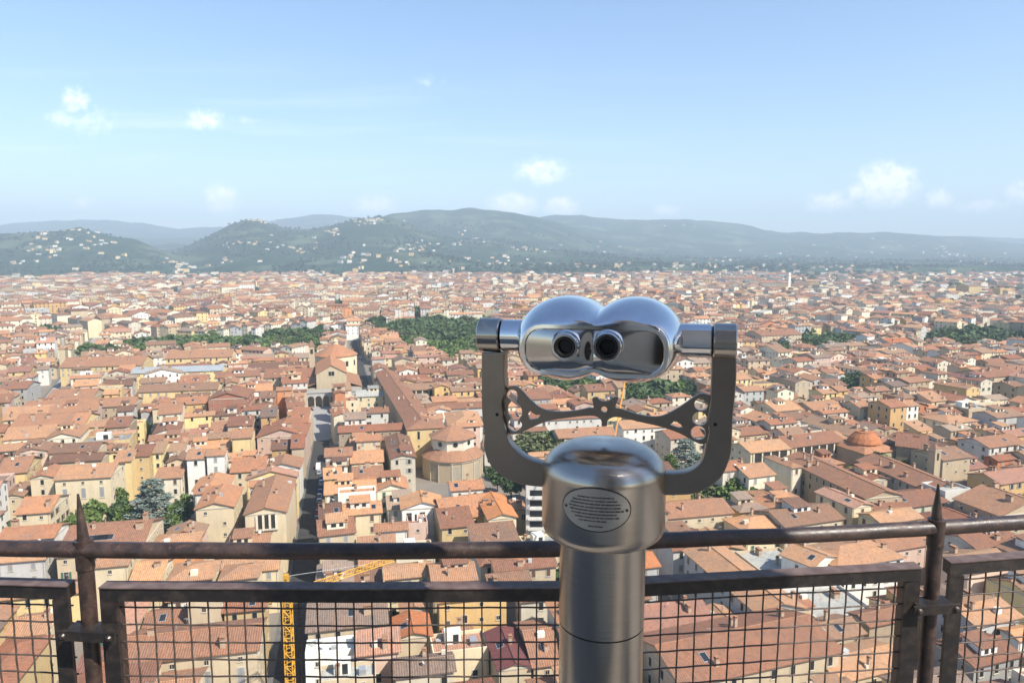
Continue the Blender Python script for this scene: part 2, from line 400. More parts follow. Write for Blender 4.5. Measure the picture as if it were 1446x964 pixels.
def chimney_mesh(v):
    mb = MB(); a, b, h = [(.35,.35,1.3),(.7,.35,1.1),(.45,.9,1.5),(.3,.3,1.9)][v]
    mb.box(-a, a, -b, b, -.9, h, CHIM); mb.box(-a-.1, a+.1, -b-.1, b+.1, h, h+.12, RM['terracotta'])
    mb.box(-a+.08, a-.08, -b+.08, b-.08, h+.12, h+.34, DARK); mb.box(-a-.05, a+.05, -b-.05, b+.05, h+.34, h+.44, RM['terracotta'])
    return mb.data('chimney')
CHM = [chimney_mesh(i) for i in range(4)]
def ant_mesh():
    mb = MB(); mb.tube([(0,0,-.4),(0,0,2.6)], .03, METALR, 4); mb.box(-.6,.6,-.02,.02,2.3,2.34,METALR)
    for k in (-.5,-.2,.1,.4): mb.box(k-.015,k+.015,-.35,.35,2.26,2.3,METALR)
    return mb.data('aerial')
ANT = ant_mesh()
def inst(me, name, parent, loc, rz=0, sc=None):
    o = bpy.data.objects.new(name, me); COL.objects.link(o); o.parent = parent; o.location = loc; o.rotation_euler = (0, 0, rz)
    if sc: o.scale = sc
    return o
ALLB = []     # every building spec
def spec(x, y, ang, w, d, h, roof, wall, rc, sl=.31, hand=False, **kw):
    s = dict(x=x, y=y, ang=ang, w=w, d=d, h=h, roof=roof, wall=wall, rc=rc, sl=sl, hand=hand, rnd=random.random()); s.update(kw); ALLB.append(s); return s
def Hs(xl, yl, xr, yr, y2, h, roof, wall, rc, label=None, D=None, sl=.31, **kw):
    """front eave line (photo px) at height h; y2 = photo row of the ridge (or far edge)"""
    a, b = P(xl, yl, h), P(xr, yr, h); dx, dy = b.x - a.x, b.y - a.y; w = math.hypot(dx, dy); ang = math.atan2(dy, dx)
    g0 = 13.1 if (xl + xr) / 2 < 1010 else 20.0
    if D is None and abs(math.degrees(ang) - g0) < 46: ang = R(g0 + (math.degrees(ang) - g0) * .12); w = abs(dx) / math.cos(ang) if abs(math.degrees(math.atan2(dy, dx))) < 20 else w * .9
    nx, ny = -math.sin(ang), math.cos(ang); mx, my = (a.x + b.x) / 2, (a.y + b.y) / 2
    if D is None:
        best = None
        for k in range(30, 600):
            d = k * .1
            if roof in ('gf', 'hip'): q = proj(mx + nx * d / 2, my + ny * d / 2, h + .2 + sl * min(d, w if roof == 'hip' else d) / 2)
            elif roof == 'gs': q = proj(mx + nx * d, my + ny * d, h + .2 + sl * w / 2)
            elif roof == 'shed': q = proj(mx + nx * d, my + ny * d, h + sl * d)
            else: q = proj(mx + nx * d, my + ny * d, h)
            if best is None or abs(q[1] - y2) < best[0]: best = (abs(q[1] - y2), d)
        D = best[1]
    D = max(5, min(D, 34 if roof in('gf','hip') else 55))
    return spec(mx + nx * D / 2, my + ny * D / 2, ang, w, D, h, roof, wall, rc, sl, True, label=label, **kw)
# fields: left eave px, right eave px, ridge/far row, eave height, roof, wall, roof colour, label, options
HAND = [
 # left quarter
 (84,519,201,515,503,15,'gf','yellow','terracotta','long ochre wing with low terracotta roof beside the garden trees, left of the yellow hall',dict(win='shut_y')),
 (232,507,328,503,494,17,'gf','yellow','terracotta','long yellow hall with a row of dark windows directly below the dark garden trees',dict(win='plain')),
 (186,527,313,523,517,13,'gf','yellow','greyslate','long pale yellow wing under a grey roof',dict(win='small')),
 (67,564,127,563,549,14,'gf','tan','terracotta',None,{}),
 (28,580,189,572,563,14,'gf','tan','terracotta','very long terracotta roofed range stepping down to the left street',dict(win='small')),
 (197,553,305,550,541,17,'gf','yellow','brown','yellow palazzo with tall grey windows under a long brown roof',dict(win='shut_y')),
 (0,549,35,549,538,15,'gf','grey','terracotta',None,dict(win='plain')),
 (18,601,93,599,583,16,'gf','yellow','terracotta','pale yellow hall with an arched doorway under a broad terracotta roof',dict(win='small')),
 (95,604,118,602,582,15,'gf','yellow','orange',None,{}),
 (124,603,146,602,594,14,'gf','yellow','terracotta',None,dict(win=None)),
 (149,605,183,600,588,15,'gf','tan','terracotta','blank beige box of a house with a flat looking gable beside a dark tree',dict(win=None)),
 (71,639,134,637,625,16,'gf','cream','brown',None,dict(win=None)),
 (71,653,142,649,640,16,'gf','cream','brown',None,dict(win=None)),
 (80,676,153,674,655,17,'gf','cream','terracotta','cream palazzo with three tall grey shutters behind the round green trees',dict(win='bigshut')),
 (162,652,185,650,635,15,'gf','yellow','terracotta','bright yellow narrow house left of the grey green cedar, blank wall',dict(win=None)),
 (187,644,210,643,627,15,'gf','yellow','terracotta',None,dict(win='small')),
 (215,639,229,639,623,15,'gf','yellow','brown',None,dict(win='plain')),
 (239,637,260,636,625,16,'gf','white','brown',None,dict(win='small')),
 (264,648,288,647,634,18,'gf','white','terracotta','tall white house with scattered windows, left one of the white pair beside the cedar',dict(win='plain')),
 (292,643,316,642,633,19,'gf','white','terracotta','tall white house with a bright side wall, right one of the white pair',dict(win='shut_y')),
 (297,562,346,563,543,19,'gs','brick','terracotta','red brick house with two rows of small square windows',dict(win='small',rows=2)),
 (322,601,355,600,587,15,'gf','cream','terracotta',None,dict(win='small')),
 (327,619,355,617,605,17,'gf','yellow','terracotta',None,dict(win='small')),
 (367,589,391,587,574,18,'gf','ochre','weathered',None,dict(win='small')),
 (366,615,433,616,588,14,'gs','pink','orange','wide pink white gabled house beside the shaded street',dict(win='small')),
 (412,596,438,597,575,15,'gf','cream','orange',None,{}),
 (411,633,431,631,613,15,'gf','cream','orange',None,{}),
 (374,661,424,661,640,13,'gs','white','terracotta',None,dict(win='small')),
 (326,667,374,663,645,14,'gf','cream','orange',None,dict(win='plain')),
 (350,675,421,674,662,15,'gs','yellow','rose',None,dict(win=None)),
 (347,725,414,722,668,18,'gs','cream','terracotta','large gabled hall with a wide dark loggia opening beside the shaded street',dict(win='loggia')),
 (277,718,329,715,682,16,'gs','cream','orange','cream gabled house with an orange roof right of the small green tree',dict(win='small')),
 (40,676,78,672,655,16,'gs','cream','orange','cream gable with one dark window left of the shuttered palazzo',dict(win='plain')),
 (22,726,70,722,700,15,'gf','cream','orange',None,{}),
 (0,762,72,760,742,15,'gf','white','orange','pale house with two dark attic windows behind the left rail post',dict(win='small')),
 (83,783,195,778,738,17,'gf','cream','terracotta','long cream house with a strip of skylights in its roof, cut by the rail',dict(win='open_g',skyl=True)),
 (0,792,60,790,768,16,'gf','grey','terracotta',None,dict(win='shut_y')),
 (186,820,225,818,792,14,'gf','cream','orange',None,{}),
 (238,819,297,817,796,14,'hip','cream','terracotta',None,{}),
 (312,817,362,815,798,14,'hip','cream','terracotta',None,{}),
 (266,852,309,850,843,17,'flat','cream','concrete','plain cream block with small dark windows behind the left mesh',dict(win='small')),
 (205,884,262,880,862,12,'gf','cream','terracotta',None,{}),
 (174,930,382,920,888,16,'gf','cream','terracotta','long cream house with pale blue shutters behind the mesh, left of the yellow mast',dict(win='bigshut')),
 (318,862,372,860,842,14,'gf','yellow','orange',None,dict(win='plain')),
 (10,898,62,894,870,13,'gf','cream','terracotta',None,{}),
 # between the shaded street and the viewer
 (451,645,496,643,632,15,'gf','white','terracotta',None,dict(win='plain')),
 (497,653,540,652,636,13,'gf','cream','orange',None,dict(win='small')),
 (499,674,540,672,658,13,'gf','cream','terracotta',None,{}),
 (451,679,482,672,660,14,'gf','yellow','orange',None,{}),
 (478,699,530,697,690,16,'flat','white','orange','white parapeted box of a house right of the shaded street',dict(win='small')),
 (445,737,482,728,711,15,'gf','cream','brown',None,{}),
 (445,763,498,745,733,15,'gf','cream','terracotta',None,{}),
 (484,729,540,721,709,14,'gf','cream','orange',None,{}),
 (531,749,574,748,738,14,'gf','white','terracotta',None,dict(win='wide')),
 (569,716,624,717,692,16,'gs','white','orange','white gabled house with three small round topped windows in front of the parked cars',dict(win='arch',rows=1)),
 (576,742,604,741,730,14,'flat','pink','rose',None,dict(win='small')),
 (624,748,668,738,716,15,'gf','yellow','terracotta',None,dict(win='small')),
 (640,744,700,714,700,15,'gf','ochre','orange',None,dict(win='small')),
 (690,731,729,730,694,17,'gs','cream','bright','pale gabled house with a bright orange roof left of the balconied block',dict(win='small')),
 (743,686,772,686,682,24,'flat','white','concrete','narrow white block with five stacked dark balconies beside the metal post',dict(win='balc',D=12)),
 (480,609,577,607,599,15,'gf','tan','orange','long bare tan wall with a row of small dark openings',dict(win='small',rows=1)),
 (575,606,628,603,591,17,'hip','yellow','terracotta','pale yellow tower house with two tall dark windows left of the octagonal church',dict(win='tall',D=14)),
 (634,598,682,603,583,14,'hip','white','terracotta',None,dict(win='small')),
 (556,550,637,550,541,14,'gf','cream','brown','long hospital wing with an open dark colonnade under its roof',dict(win='loggia')),
 (604,577,684,576,568,13,'gf','white','terracotta',None,dict(win='small')),
 (530,526,577,604,0,15,'gf','tan','terracotta','very long terracotta roof running beside the second narrow street, right of the basilica',dict(win='small',D=13,rows=2)),
 (552,543,596,542,532,14,'gs','yellow','terracotta',None,dict(win=None)),
 (594,527,632,526,518,13,'gf','yellow','terracotta',None,dict(win='plain')),
 (504,560,548,558,550,10,'gf','cream','concrete',None,{}),
 (512,583,548,582,575,13,'gf','white','terracotta',None,dict(win='wide')),
 (390,552,413,550,546,15,'gf','orange','terracotta','burnt orange house beside the grey portico',dict(win='small')),
 (366,562,389,560,552,14,'gf','orange','brown',None,{}),
 (376,532,448,533,520,12,'gf','cream','terracotta',None,dict(win='small')),
 (344,507,448,505,499,12,'gf','cream','weathered',None,{}),
 (352,521,440,520,511,11,'gf','yellow','brown',None,dict(win='small')),
 (621,845,715,843,829,17,'gf','ochre','orange','strong yellow palazzo behind the mesh, left of the green shuttered house',dict(win='small')),
 (736,846,792,845,830,16,'gf','pale','terracotta','pale house with green shutters hard against the metal post',dict(win='shut_g')),
 (560,900,608,897,862,14,'gs','cream','bright','cream gabled house with the brightest orange roof seen through the mesh',dict(win=None)),
 (705,944,750,939,884,14,'gs','cream','maroon','house with a maroon red roof seen through the mesh left of the post',dict(win=None)),
 (430,890,545,880,848,15,'gf','cream','weathered',None,{}),
 (430,926,500,923,908,15,'flat','white','whitish','white roof terrace seen through the mesh',dict(win='small')),
 (505,922,562,920,905,16,'shed','pink','rose',None,dict(win='plain')),
 (452,965,530,962,948,16,'flat','cream','whitish',None,dict(win='small')),
 (612,925,690,920,896,13,'flat','cream','rose',None,dict(win='small')),
 (560,952,640,948,930,15,'gf','pale','weathered',None,dict(win='plain')),
 (754,938,792,937,888,14,'gf','cream','terracotta',None,dict(win='small')),
 (545,816,610,812,797,14,'gf','cream','terracotta',None,{}),
 (612,822,672,818,796,15,'gf','tan','terracotta',None,{}),
 (700,804,785,800,788,15,'gf','cream','terracotta',None,{}),
 # right of the viewer
 (1059,638,1117,634,622,16,'gf','cream','terracotta','hall with tall dark bays under its roof, left end of the long wings',dict(win='loggia')),
 (1117,633,1194,621,612,16,'gf','cream','terracotta','long wing with pale piers in front of the low domed church',dict(win='loggia')),
 (1020,664,1057,662,651,18,'gf','pale','orange','cream palazzo with a small attic, left part, behind the yoke arm',dict(win='shut_y')),
 (1057,673,1095,670,655,17,'gf','pale','terracotta','cream palazzo with a blue doorway beside the long tan wing',dict(win='shut_y')),
 (1106,647,1222,703,0,17,'gf','tan','terracotta','very long tan wing with three rows of dark windows running towards the viewer',dict(win='plain',D=13,rows=3)),
 (1211,650,1309,693,0,15,'gf','grey','terracotta','long terracotta roof over a shaded grey wall, beyond a courtyard with a tree',dict(win='plain',D=14,rows=2)),
 (1234,719,1344,711,696,14,'gf','pale','terracotta','long low cross wing with a pale windowed wall, left of the rail spike',dict(win='shut_g')),
 (1266,629,1309,634,612,17,'gf','tan','terracotta','tan church hall with heavy buttresses',dict(win=None)),
 (1330,650,1372,644,632,17,'gf','tan','brown','bare stone block right of the slim bell tower',dict(win='small')),
 (1330,694,1376,695,682,16,'flat','white','whitish','bright white flat roof right of the rail spike',dict(win=None)),
 (1348,704,1412,728,0,16,'gf','tan','terracotta','broad terracotta roof with a small dormer, right of the rail spike',dict(win='plain',D=22,rows=2)),
 (1395,631,1450,626,615,15,'gf','white','terracotta',None,dict(win='plain')),
 (940,731,1035,724,707,14,'gf','cream','terracotta','low cream house with a broad terracotta roof hard right of the metal cap',dict(win='small')),
 (1052,748,1128,744,728,13,'hip','cream','orange',None,{}),
 (1104,739,1196,736,716,14,'gf','cream','brown',None,{}),
 (912,801,930,798,780,13,'gf','grey','bright',None,dict(win=None)),
 (967,778,1071,866,0,15,'gf','grey','terracotta','long roof above a dark courtyard right of the metal post',dict(win='plain',D=11,rows=3)),
 (1038,782,1100,830,0,11,'flat','cream','whitish','cream flat roof beside the long roof over the courtyard',dict(win=None,D=13)),
 (1103,836,1166,888,0,11,'flat','white','whitish','dazzling white flat roof seen through the mesh',dict(win=None,D=15)),
 (1104,783,1148,800,0,16,'gf','white','terracotta','white house with two rows of small dark windows behind the rail',dict(win='small',D=10)),
 (1176,795,1284,792,767,15,'hip','white','terracotta','lilac white house with a wide hipped roof behind the top corner of the mesh panel',dict(win='plain',rows=3)),
 (1117,858,1148,856,845,14,'gf','cream','orange','small cream house with one brown door window beside the white flat roof',dict(win='plain')),
 (958,956,1195,930,888,16,'gf','cream','terracotta','very broad terracotta roof filling the lower right mesh',dict(win='plain')),
 (1150,905,1222,895,878,13,'gf','tan','brown',None,dict(win='small')),
 (1180,955,1290,945,920,12,'gf','tan','terracotta',None,dict(win='small')),
 (1225,880,1282,876,862,13,'gf','tan','terracotta',None,dict(win='wide')),
 (1362,805,1440,800,780,14,'gf','pink','brown',None,dict(win=None)),
 (1375,880,1446,873,850,14,'gf','grey','terracotta',None,dict(win='arch')),
 (1290,760,1330,757,745,14,'gf','white','terracotta',None,dict(win='small')),
 (1250,775,1312,771,758,14,'gf','pink','terracotta',None,dict(win='small')),
 (1375,772,1446,766,750,15,'gf','white','terracotta',None,dict(win='small')),
 (1370,935,1446,930,905,13,'gf','grey','terracotta',None,dict(win='plain')),
 # middle distance marks
 (1096,580,1132,578,566,16,'gf','cream','terracotta',None,dict(win='small')),
 (1260,576,1278,572,564,19,'gf','ochre','orange','tall ochre house left of a tall white one amid the right hand roofs',dict(win='plain')),
 (1280,573,1298,572,565,18,'gf','white','terracotta','tall white house right of the tall ochre one amid the right hand roofs',dict(win='plain')),
 (1075,474,1133,472,465,16,'gf','cream','terracotta',None,dict(win='small')),
 (1020,538,1062,534,528,18,'gf','yellow','terracotta','sunny yellow house just right of the yoke arm',dict(win='plain')),
 (1150,580,1195,577,566,14,'gf','cream','terracotta',None,dict(win='small')),
 (1255,484,1290,482,477,15,'gf','white','bright',None,dict(win='wide')),
 (1390,532,1446,530,520,17,'gf','cream','terracotta',None,dict(win='plain')),
 (1408,590,1446,586,578,16,'gf','grey','brown',None,dict(win='plain')),
 (830,552,868,551,542,16,'gf','yellow','terracotta','yellow house seen between the viewer head and the spreader bar',dict(win='plain')),
 (770,592,850,590,580,13,'gf','white','terracotta',None,dict(win='small')),
 (790,618,870,614,604,13,'gf','cream','terracotta',None,{}),
 (880,605,950,602,592,13,'gf','white','terracotta',None,dict(win='small')),
 (722,530,770,529,521,13,'gf','yellow','rose',None,dict(win='loggia')),
]
for h_ in HAND: Hs(*h_[:10], **h_[10])
def trim(s, ulo, uhi, vmax):
    if abs(math.degrees(s['ang']) - 13.1) > 9: return
    th = R(13.1); u = s['x'] * math.cos(th) + s['y'] * math.sin(th); v = -s['x'] * math.sin(th) + s['y'] * math.cos(th)
    if v > vmax: return
    a, b = u - s['w'] / 2, u + s['w'] / 2
    if b > ulo and a < uhi and b - a > 0:
        if u < (ulo + uhi) / 2: b = min(b, ulo)
        else: a = max(a, uhi)
        s['w'] = max(4, b - a); u = (a + b) / 2; s['x'] = u * math.cos(th) - v * math.sin(th); s['y'] = u * math.sin(th) + v * math.cos(th)
for s_ in ALLB: trim(s_, -18.4, -9.5, 356)
# streets and squares ------------------------------------------------
TH = R(13.1)
def UV(u, v, th=TH): return (u * math.cos(th) - v * math.sin(th), u * math.sin(th) + v * math.cos(th))
def seg_exc(x0, y0, x1, y1, wd): return ('seg', x0, y0, x1, y1, wd)
ST1 = (UV(-13.9, 40), UV(-13.9, 352)); ST2 = (UV(13.5, 318), UV(5, 760))
aL, bL = P(48, 600, 0), P(150, 462, 0)
EXC = [seg_exc(*ST1[0], *ST1[1], 4.5), seg_exc(*ST2[0], *ST2[1], 4.5), seg_exc(aL.x, aL.y, bL.x, bL.y, 7)]
sq = [P(431, 622, 0), P(467, 619, 0), P(469, 577, 0), P(434, 580, 0)]
PORT = (P(412, 577, 0), P(509, 572, 0))
rot = Vector((-24.5, 284, 0))                     # octagonal church centre
car_c = P(588, 716, 0)
dome_c = Vector((138.7, 272, 0)); bell_c = Vector((149.6, 244, 0))
def circ(c, r): return ('circ', c[0], c[1], r)
EXC += [circ((rot.x, rot.y), 15), circ((car_c.x, car_c.y), 9), circ((dome_c.x, dome_c.y), 11), circ((bell_c.x, bell_c.y), 2.5)]
def polyexc(pts): return ('poly', [(p[0], p[1]) for p in pts])
EXC.append(polyexc(sq))
chA = TH + R(2)
cu, cv = Vector((math.cos(chA), math.sin(chA), 0)), Vector((-math.sin(chA), math.cos(chA), 0))
cpos = Vector((P(468, 527, 18).x, P(468, 527, 18).y, 0))
EXC.append(polyexc([cpos - cu * 12 - cv * 16, cpos + cu * 12 - cv * 16, cpos + cu * 18 + cv * 95, cpos - cu * 14 + cv * 95]))
pu = (PORT[1] - PORT[0]).normalized(); pvv = Vector((-pu.y, pu.x, 0))
EXC.append(polyexc([PORT[0] - pu * 1 - pvv * 2, PORT[1] + pu * 1 - pvv * 2, PORT[1] + pu * 1 + pvv * 8, PORT[0] - pu * 1 + pvv * 8]))
PARKS = [ # screen polygons of planted ground (tree heights about 8 m), tree count, kinds
 ([(165,500),(230,497),(370,497),(370,478),(300,478),(200,480)], 30, 'gd'), ([(118,506),(168,504),(160,496),(125,497)], 6, 'gd'),
 ([(372,500),(450,497),(455,468),(375,470)], 30, 'gdo'), ([(545,470),(570,490),(690,500),(690,452),(560,452)], 46, 'gdo'), ([(570,492),(600,494),(640,512),(690,512),(690,500)], 8, 'gd'),
 ([(885,582),(985,578),(975,545),(885,542)], 26, 'gdb'), ([(1112,494),(1150,500),(1210,496),(1200,478),(1140,476)], 22, 'gd'),
 ([(1296,488),(1446,492),(1470,470),(1330,462)], 34, 'gdo'), ([(1240,466),(1280,468),(1280,458),(1240,456)], 8, 'gd'),
 ([(760,552),(830,560),(835,545),(770,540)], 10, 'gd'), ([(690,452),(740,455),(735,436),(690,436)], 10, 'gd'), ([(1090,500),(1112,503),(1115,492),(1090,490)], 4, 'gd'),
 ([(0,446),(32,450),(30,430),(0,428)], 8, 'd'), ([(1195,555),(1210,556),(1212,540),(1195,540)], 3, 'd'), ([(1222,680),(1252,686),(1256,668),(1230,664)], 4, 'g'),
 ([(1000,712),(1040,716),(1036,702),(1002,700)], 4, 'go'), ([(722,652),(775,656),(790,630),(725,630)], 9, 'go'), ([(515,468),(545,470),(545,452),(515,452)], 6, 'gd')]
parkpoly = [[P(a, b, 6) for a, b in pk[0]] for pk in PARKS]
for pp in parkpoly: EXC.append(polyexc(pp))
SING = [ # single trees: px, py of the crown centre, crown width px, height m, kind
 (215,705,82,19,'cedar'), (157,702,42,13,'g'), (128,725,48,12,'g'), (105,745,40,11,'g'), (183,730,40,10,'g'), (266,712,32,11,'g'), (130,536,34,11,'d'), (200,604,32,11,'d'),
 (640,527,40,12,'g'), (658,694,34,11,'go'), (968,640,62,17,'cedar'), (1350,716,24,9,'d'), (1401,597,30,12,'d'), (1306,517,20,9,'d'), (1066,583,22,7,'g'),
 (58,902,46,8,'g'), (770,872,44,5,'g'), (918,880,20,5,'g'), (1020,708,30,8,'g'), (566,575,20,7,'d'), (702,645,34,11,'d'), (722,686,32,9,'d'), (702,672,38,12,'d'), (735,664,34,11,'d'), (715,655,30,12,'g'), (85,735,40,10,'g'), (170,722,44,11,'d'), (236,728,36,10,'g'), (250,722,32,10,'d'), (945,655,36,11,'g'), (985,652,30,10,'d'), (283,430,14,14,'d'), (1340,440,20,12,'d'), (448,470,20,12,'d')]
for (px, py, wpx, hh, kd) in SING:
    c = P(px, py, hh * .55); dd = proj(c.x, c.y, hh * .5)[2]; EXC.append(circ((c.x, c.y), wpx / F * dd * .42))
EXC.append(polyexc([P(92, 742, 13), P(278, 742, 13), P(268, 690, 13), P(245, 672, 13), P(165, 682, 13), P(92, 690, 13)]))
EXC.append(polyexc([P(592, 704, 9), P(690, 704, 9), P(690, 650, 9), P(592, 650, 9)]))
EXC.append(polyexc([P(690, 704, 9), P(742, 694, 9), P(740, 645, 9), P(688, 655, 9)]))
EXC.append(polyexc([P(930, 668, 12), P(1000, 662, 12), P(996, 618, 12), P(935, 622, 12)]))
EXC.append(polyexc([P(920, 868, 8), P(1000, 850, 8), P(975, 800, 10), P(930, 812, 10)]))
def inpoly(x, y, pts):
    c = False; j = len(pts) - 1
    for i in range(len(pts)):
        xi, yi = pts[i]; xj, yj = pts[j]
        if (yi > y) != (yj > y) and x < (xj - xi) * (y - yi) / (yj - yi) + xi: c = not c
        j = i
    return c
HB = [(s['x'], s['y'], math.cos(s['ang']), math.sin(s['ang']), s['w'] / 2, s['d'] / 2) for s in ALLB]
def blocked(x, y):
    for (hx, hy, c, s_, hw, hd) in HB:
        dx, dy = x - hx, y - hy
        if abs(dx) < 45 and abs(dy) < 45 and abs(dx * c + dy * s_) < hw + .7 and abs(-dx * s_ + dy * c) < hd + .7: return True
    for e in EXC:
        if e[0] == 'seg':
            _, x0, y0, x1, y1, wd = e; vx, vy = x1 - x0, y1 - y0; t_ = max(0, min(1, ((x - x0) * vx + (y - y0) * vy) / (vx * vx + vy * vy)))
            if math.hypot(x - x0 - t_ * vx, y - y0 - t_ * vy) < wd: return True
        elif e[0] == 'circ':
            if math.hypot(x - e[1], y - e[2]) < e[3]: return True
        elif inpoly(x, y, e[1]): return True
    return False
# districts -----------------------------------------------------------
seeds = []
rs = random.Random(5)
def sd_(x, y, a, S): seeds.append((x, y, a, S))
sd_(*UV(20, 180), TH, 420)
sd_(-240, 330, R(20), 300); sd_(-400, 600, R(27), 420); sd_(190, 260, R(-14 + 33.5), 420); sd_(60, 480, R(15), 320); sd_(330, 520, R(24), 420)
sd_(-130, 760, R(12), 360)
for ring, (r0, r1, n) in enumerate([(700, 1050, 9), (1050, 1600, 14), (1600, 2250, 20), (2250, 3050, 26)]):
    for i in range(n):
        a = R(-43 + 86 * (i + .5) / n + rs.uniform(-2, 2)); r = rs.uniform(r0 + 80, r1 - 60)
        sd_(r * math.sin(a), r * math.cos(a), R(rs.choice([8, 14, 20, -20, 30, -35, 40])), 620)
SX = np.array([s[0] for s in seeds]); SY = np.array([s[1] for s in seeds])
def near_seed(x, y): return int(np.argmin((SX - x) ** 2 + (SY - y) ** 2))
def lots(x0, x1, y0, y1, street, far, out, edge=(1, 1, 1, 1)):
    W, D = x1 - x0, y1 - y0
    tw = 26 if far > 1800 else (18 if far > 900 else 12.5)
    lim = tw * 1.25
    if max(W, D) < lim * rs.uniform(.85, 1.35) or min(W, D) < 8.5 and max(W, D) < 30:
        out.append((x0, x1, y0, y1, sum(edge))); return
    if far > 900 and 26 < max(W, D) < 60 and min(W, D) < 19 and rs.random() < .22: out.append((x0, x1, y0, y1, sum(edge))); return
    if far < 900 and 16 < max(W, D) < 34 and min(W, D) < 15 and rs.random() < .35: out.append((x0, x1, y0, y1, sum(edge))); return
    gap = 0
    if max(W, D) > street: gap = rs.uniform(5.5, 8.5) if far < 900 else rs.uniform(8, 15)
    f = rs.uniform(.36, .64)
    if W > D * rs.uniform(.8, 1.25):
        c = x0 + W * f
        lots(x0, c - gap / 2, y0, y1, street, far, out, (edge[0], 1 if gap else 0, edge[2], edge[3])); lots(c + gap / 2, x1, y0, y1, street, far, out, (1 if gap else 0, edge[1], edge[2], edge[3]))
    else:
        c = y0 + D * f
        lots(x0, x1, y0, c - gap / 2, street, far, out, (edge[0], edge[1], edge[2], 1 if gap else 0)); lots(x0, x1, c + gap / 2, y1, street, far, out, (edge[0], edge[1], 1 if gap else 0, edge[3]))
GARD = []
wallw = ['cream'] * 7 + ['pale'] * 7 + ['yellow'] * 3 + ['white'] * 3 + ['tan'] * 3 + ['pink'] * 2 + ['ochre'] * 2 + ['orange', 'grey']
roofw = ['terracotta'] * 8 + ['brown'] * 4 + ['orange'] * 5 + ['weathered'] * 3 + ['rose'] * 2
for k, (sx_, sy_, an, S) in enumerate(seeds):
    out = []; far0 = math.hypot(sx_, sy_)
    lots(-S, S, -S, S, 72 if far0 < 900 else 95, far0, out)
    ca, sa = math.cos(an), math.sin(an)
    for (x0, x1, y0, y1, ne) in out:
        lx, ly = (x0 + x1) / 2, (y0 + y1) / 2; X, Y = sx_ + lx * ca - ly * sa, sy_ + lx * sa + ly * ca
        if Y < 92 or Y > 3020 or abs(X) > Y * .80 + 25: continue
        if near_seed(X, Y) != k: continue
        ok = True
        for (qx, qy) in ((x0, y0), (x1, y0), (x0, y1), (x1, y1)):
            if near_seed(sx_ + qx * ca - qy * sa, sy_ + qx * sa + qy * ca) != k: ok = False
        rr = math.hypot(X, Y)
        if not ok and rs.random() < .75: continue
        # far right quarter is greener and looser, edges fray into the hills
        pr = .97 if rr < 1300 else (.87 if rr < 2100 else .80)
        if rr > 1700: pr *= max(.06, min(1, 1.15 + 1.3 * fbm(X / 330, Y / 420, 4) - (Y + max(0, -X - 700) * .55 - 2350) / 600))
        if X > 700 and rr > 1500: pr *= .62 + .5 * fbm(X / 300, Y / 260, 3)
        if rs.random() > pr: GARD.append((X, Y)); continue
        if ne == 0 and rs.random() < .20: GARD.append((X, Y)); continue
        # trim the lot against what already stands there
        if rr < 900:
            good = False
            for tr in range(9):
                pts = [(x0 + (x1 - x0) * i / 3, y0 + (y1 - y0) * j / 3) for i in range(4) for j in range(4)]
                bl = [blocked(sx_ + a * ca - b * sa, sy_ + a * sa + b * ca) for a, b in pts]
                if not any(bl): good = True; break
                if all(bl): break
                L_ = sum(bl[0:4]); R_ = sum(bl[12:16]); B_ = sum(bl[0::4]); T_ = sum(bl[3::4]); mx_ = max(L_, R_, B_, T_)
                if mx_ == 0: break
                if L_ == mx_: x0 += (x1 - x0) * .2
                elif R_ == mx_: x1 -= (x1 - x0) * .2
                elif B_ == mx_: y0 += (y1 - y0) * .2
                else: y1 -= (y1 - y0) * .2
            if not good or (x1 - x0) < 4 or (y1 - y0) < 4: continue
            lx, ly = (x0 + x1) / 2, (y0 + y1) / 2; X, Y = sx_ + lx * ca - ly * sa, sy_ + lx * sa + ly * ca
        W, D = x1 - x0 - .12, y1 - y0 - .12
        if rr < 900: h = min(18, max(8, rs.gauss(13.2, 2.0))); h = h if ne else h * rs.uniform(.45, 1)
        elif rr < 1700: h = min(24, max(8, rs.gauss(15.5, 3.2)))
        else: h = min(26, max(7, rs.gauss(15, 4)))
        kd = rs.random()
        if min(W, D) > 20: kd *= .8; 
        lng = 'gf' if W > D else 'gs'
        if rr < 1300: rf = lng if kd < .62 else ('gs' if lng == 'gf' else 'gf') if kd < .72 else 'hip' if kd < .85 else 'shed' if kd < .93 else 'flat'
        else: rf = lng if kd < .5 else 'hip' if kd < .78 else 'flat'
        if rf == 'shed' and D > 11: rf = 'gf'
        wl = rs.choice(wallw); rc = rs.choice(roofw)
        if rr > 700 and rs.random() < .5: wl = rs.choice(['pale', 'white', 'cream', 'pale'])
        if rf == 'flat': rc = rs.choice(['concrete', 'concrete', 'weathered', 'whitish', 'rose'])
        spec(X, Y, an, W, D, h, rf, wl, rc, rs.uniform(.26, .36))
print('BUILDINGS', len(ALLB))
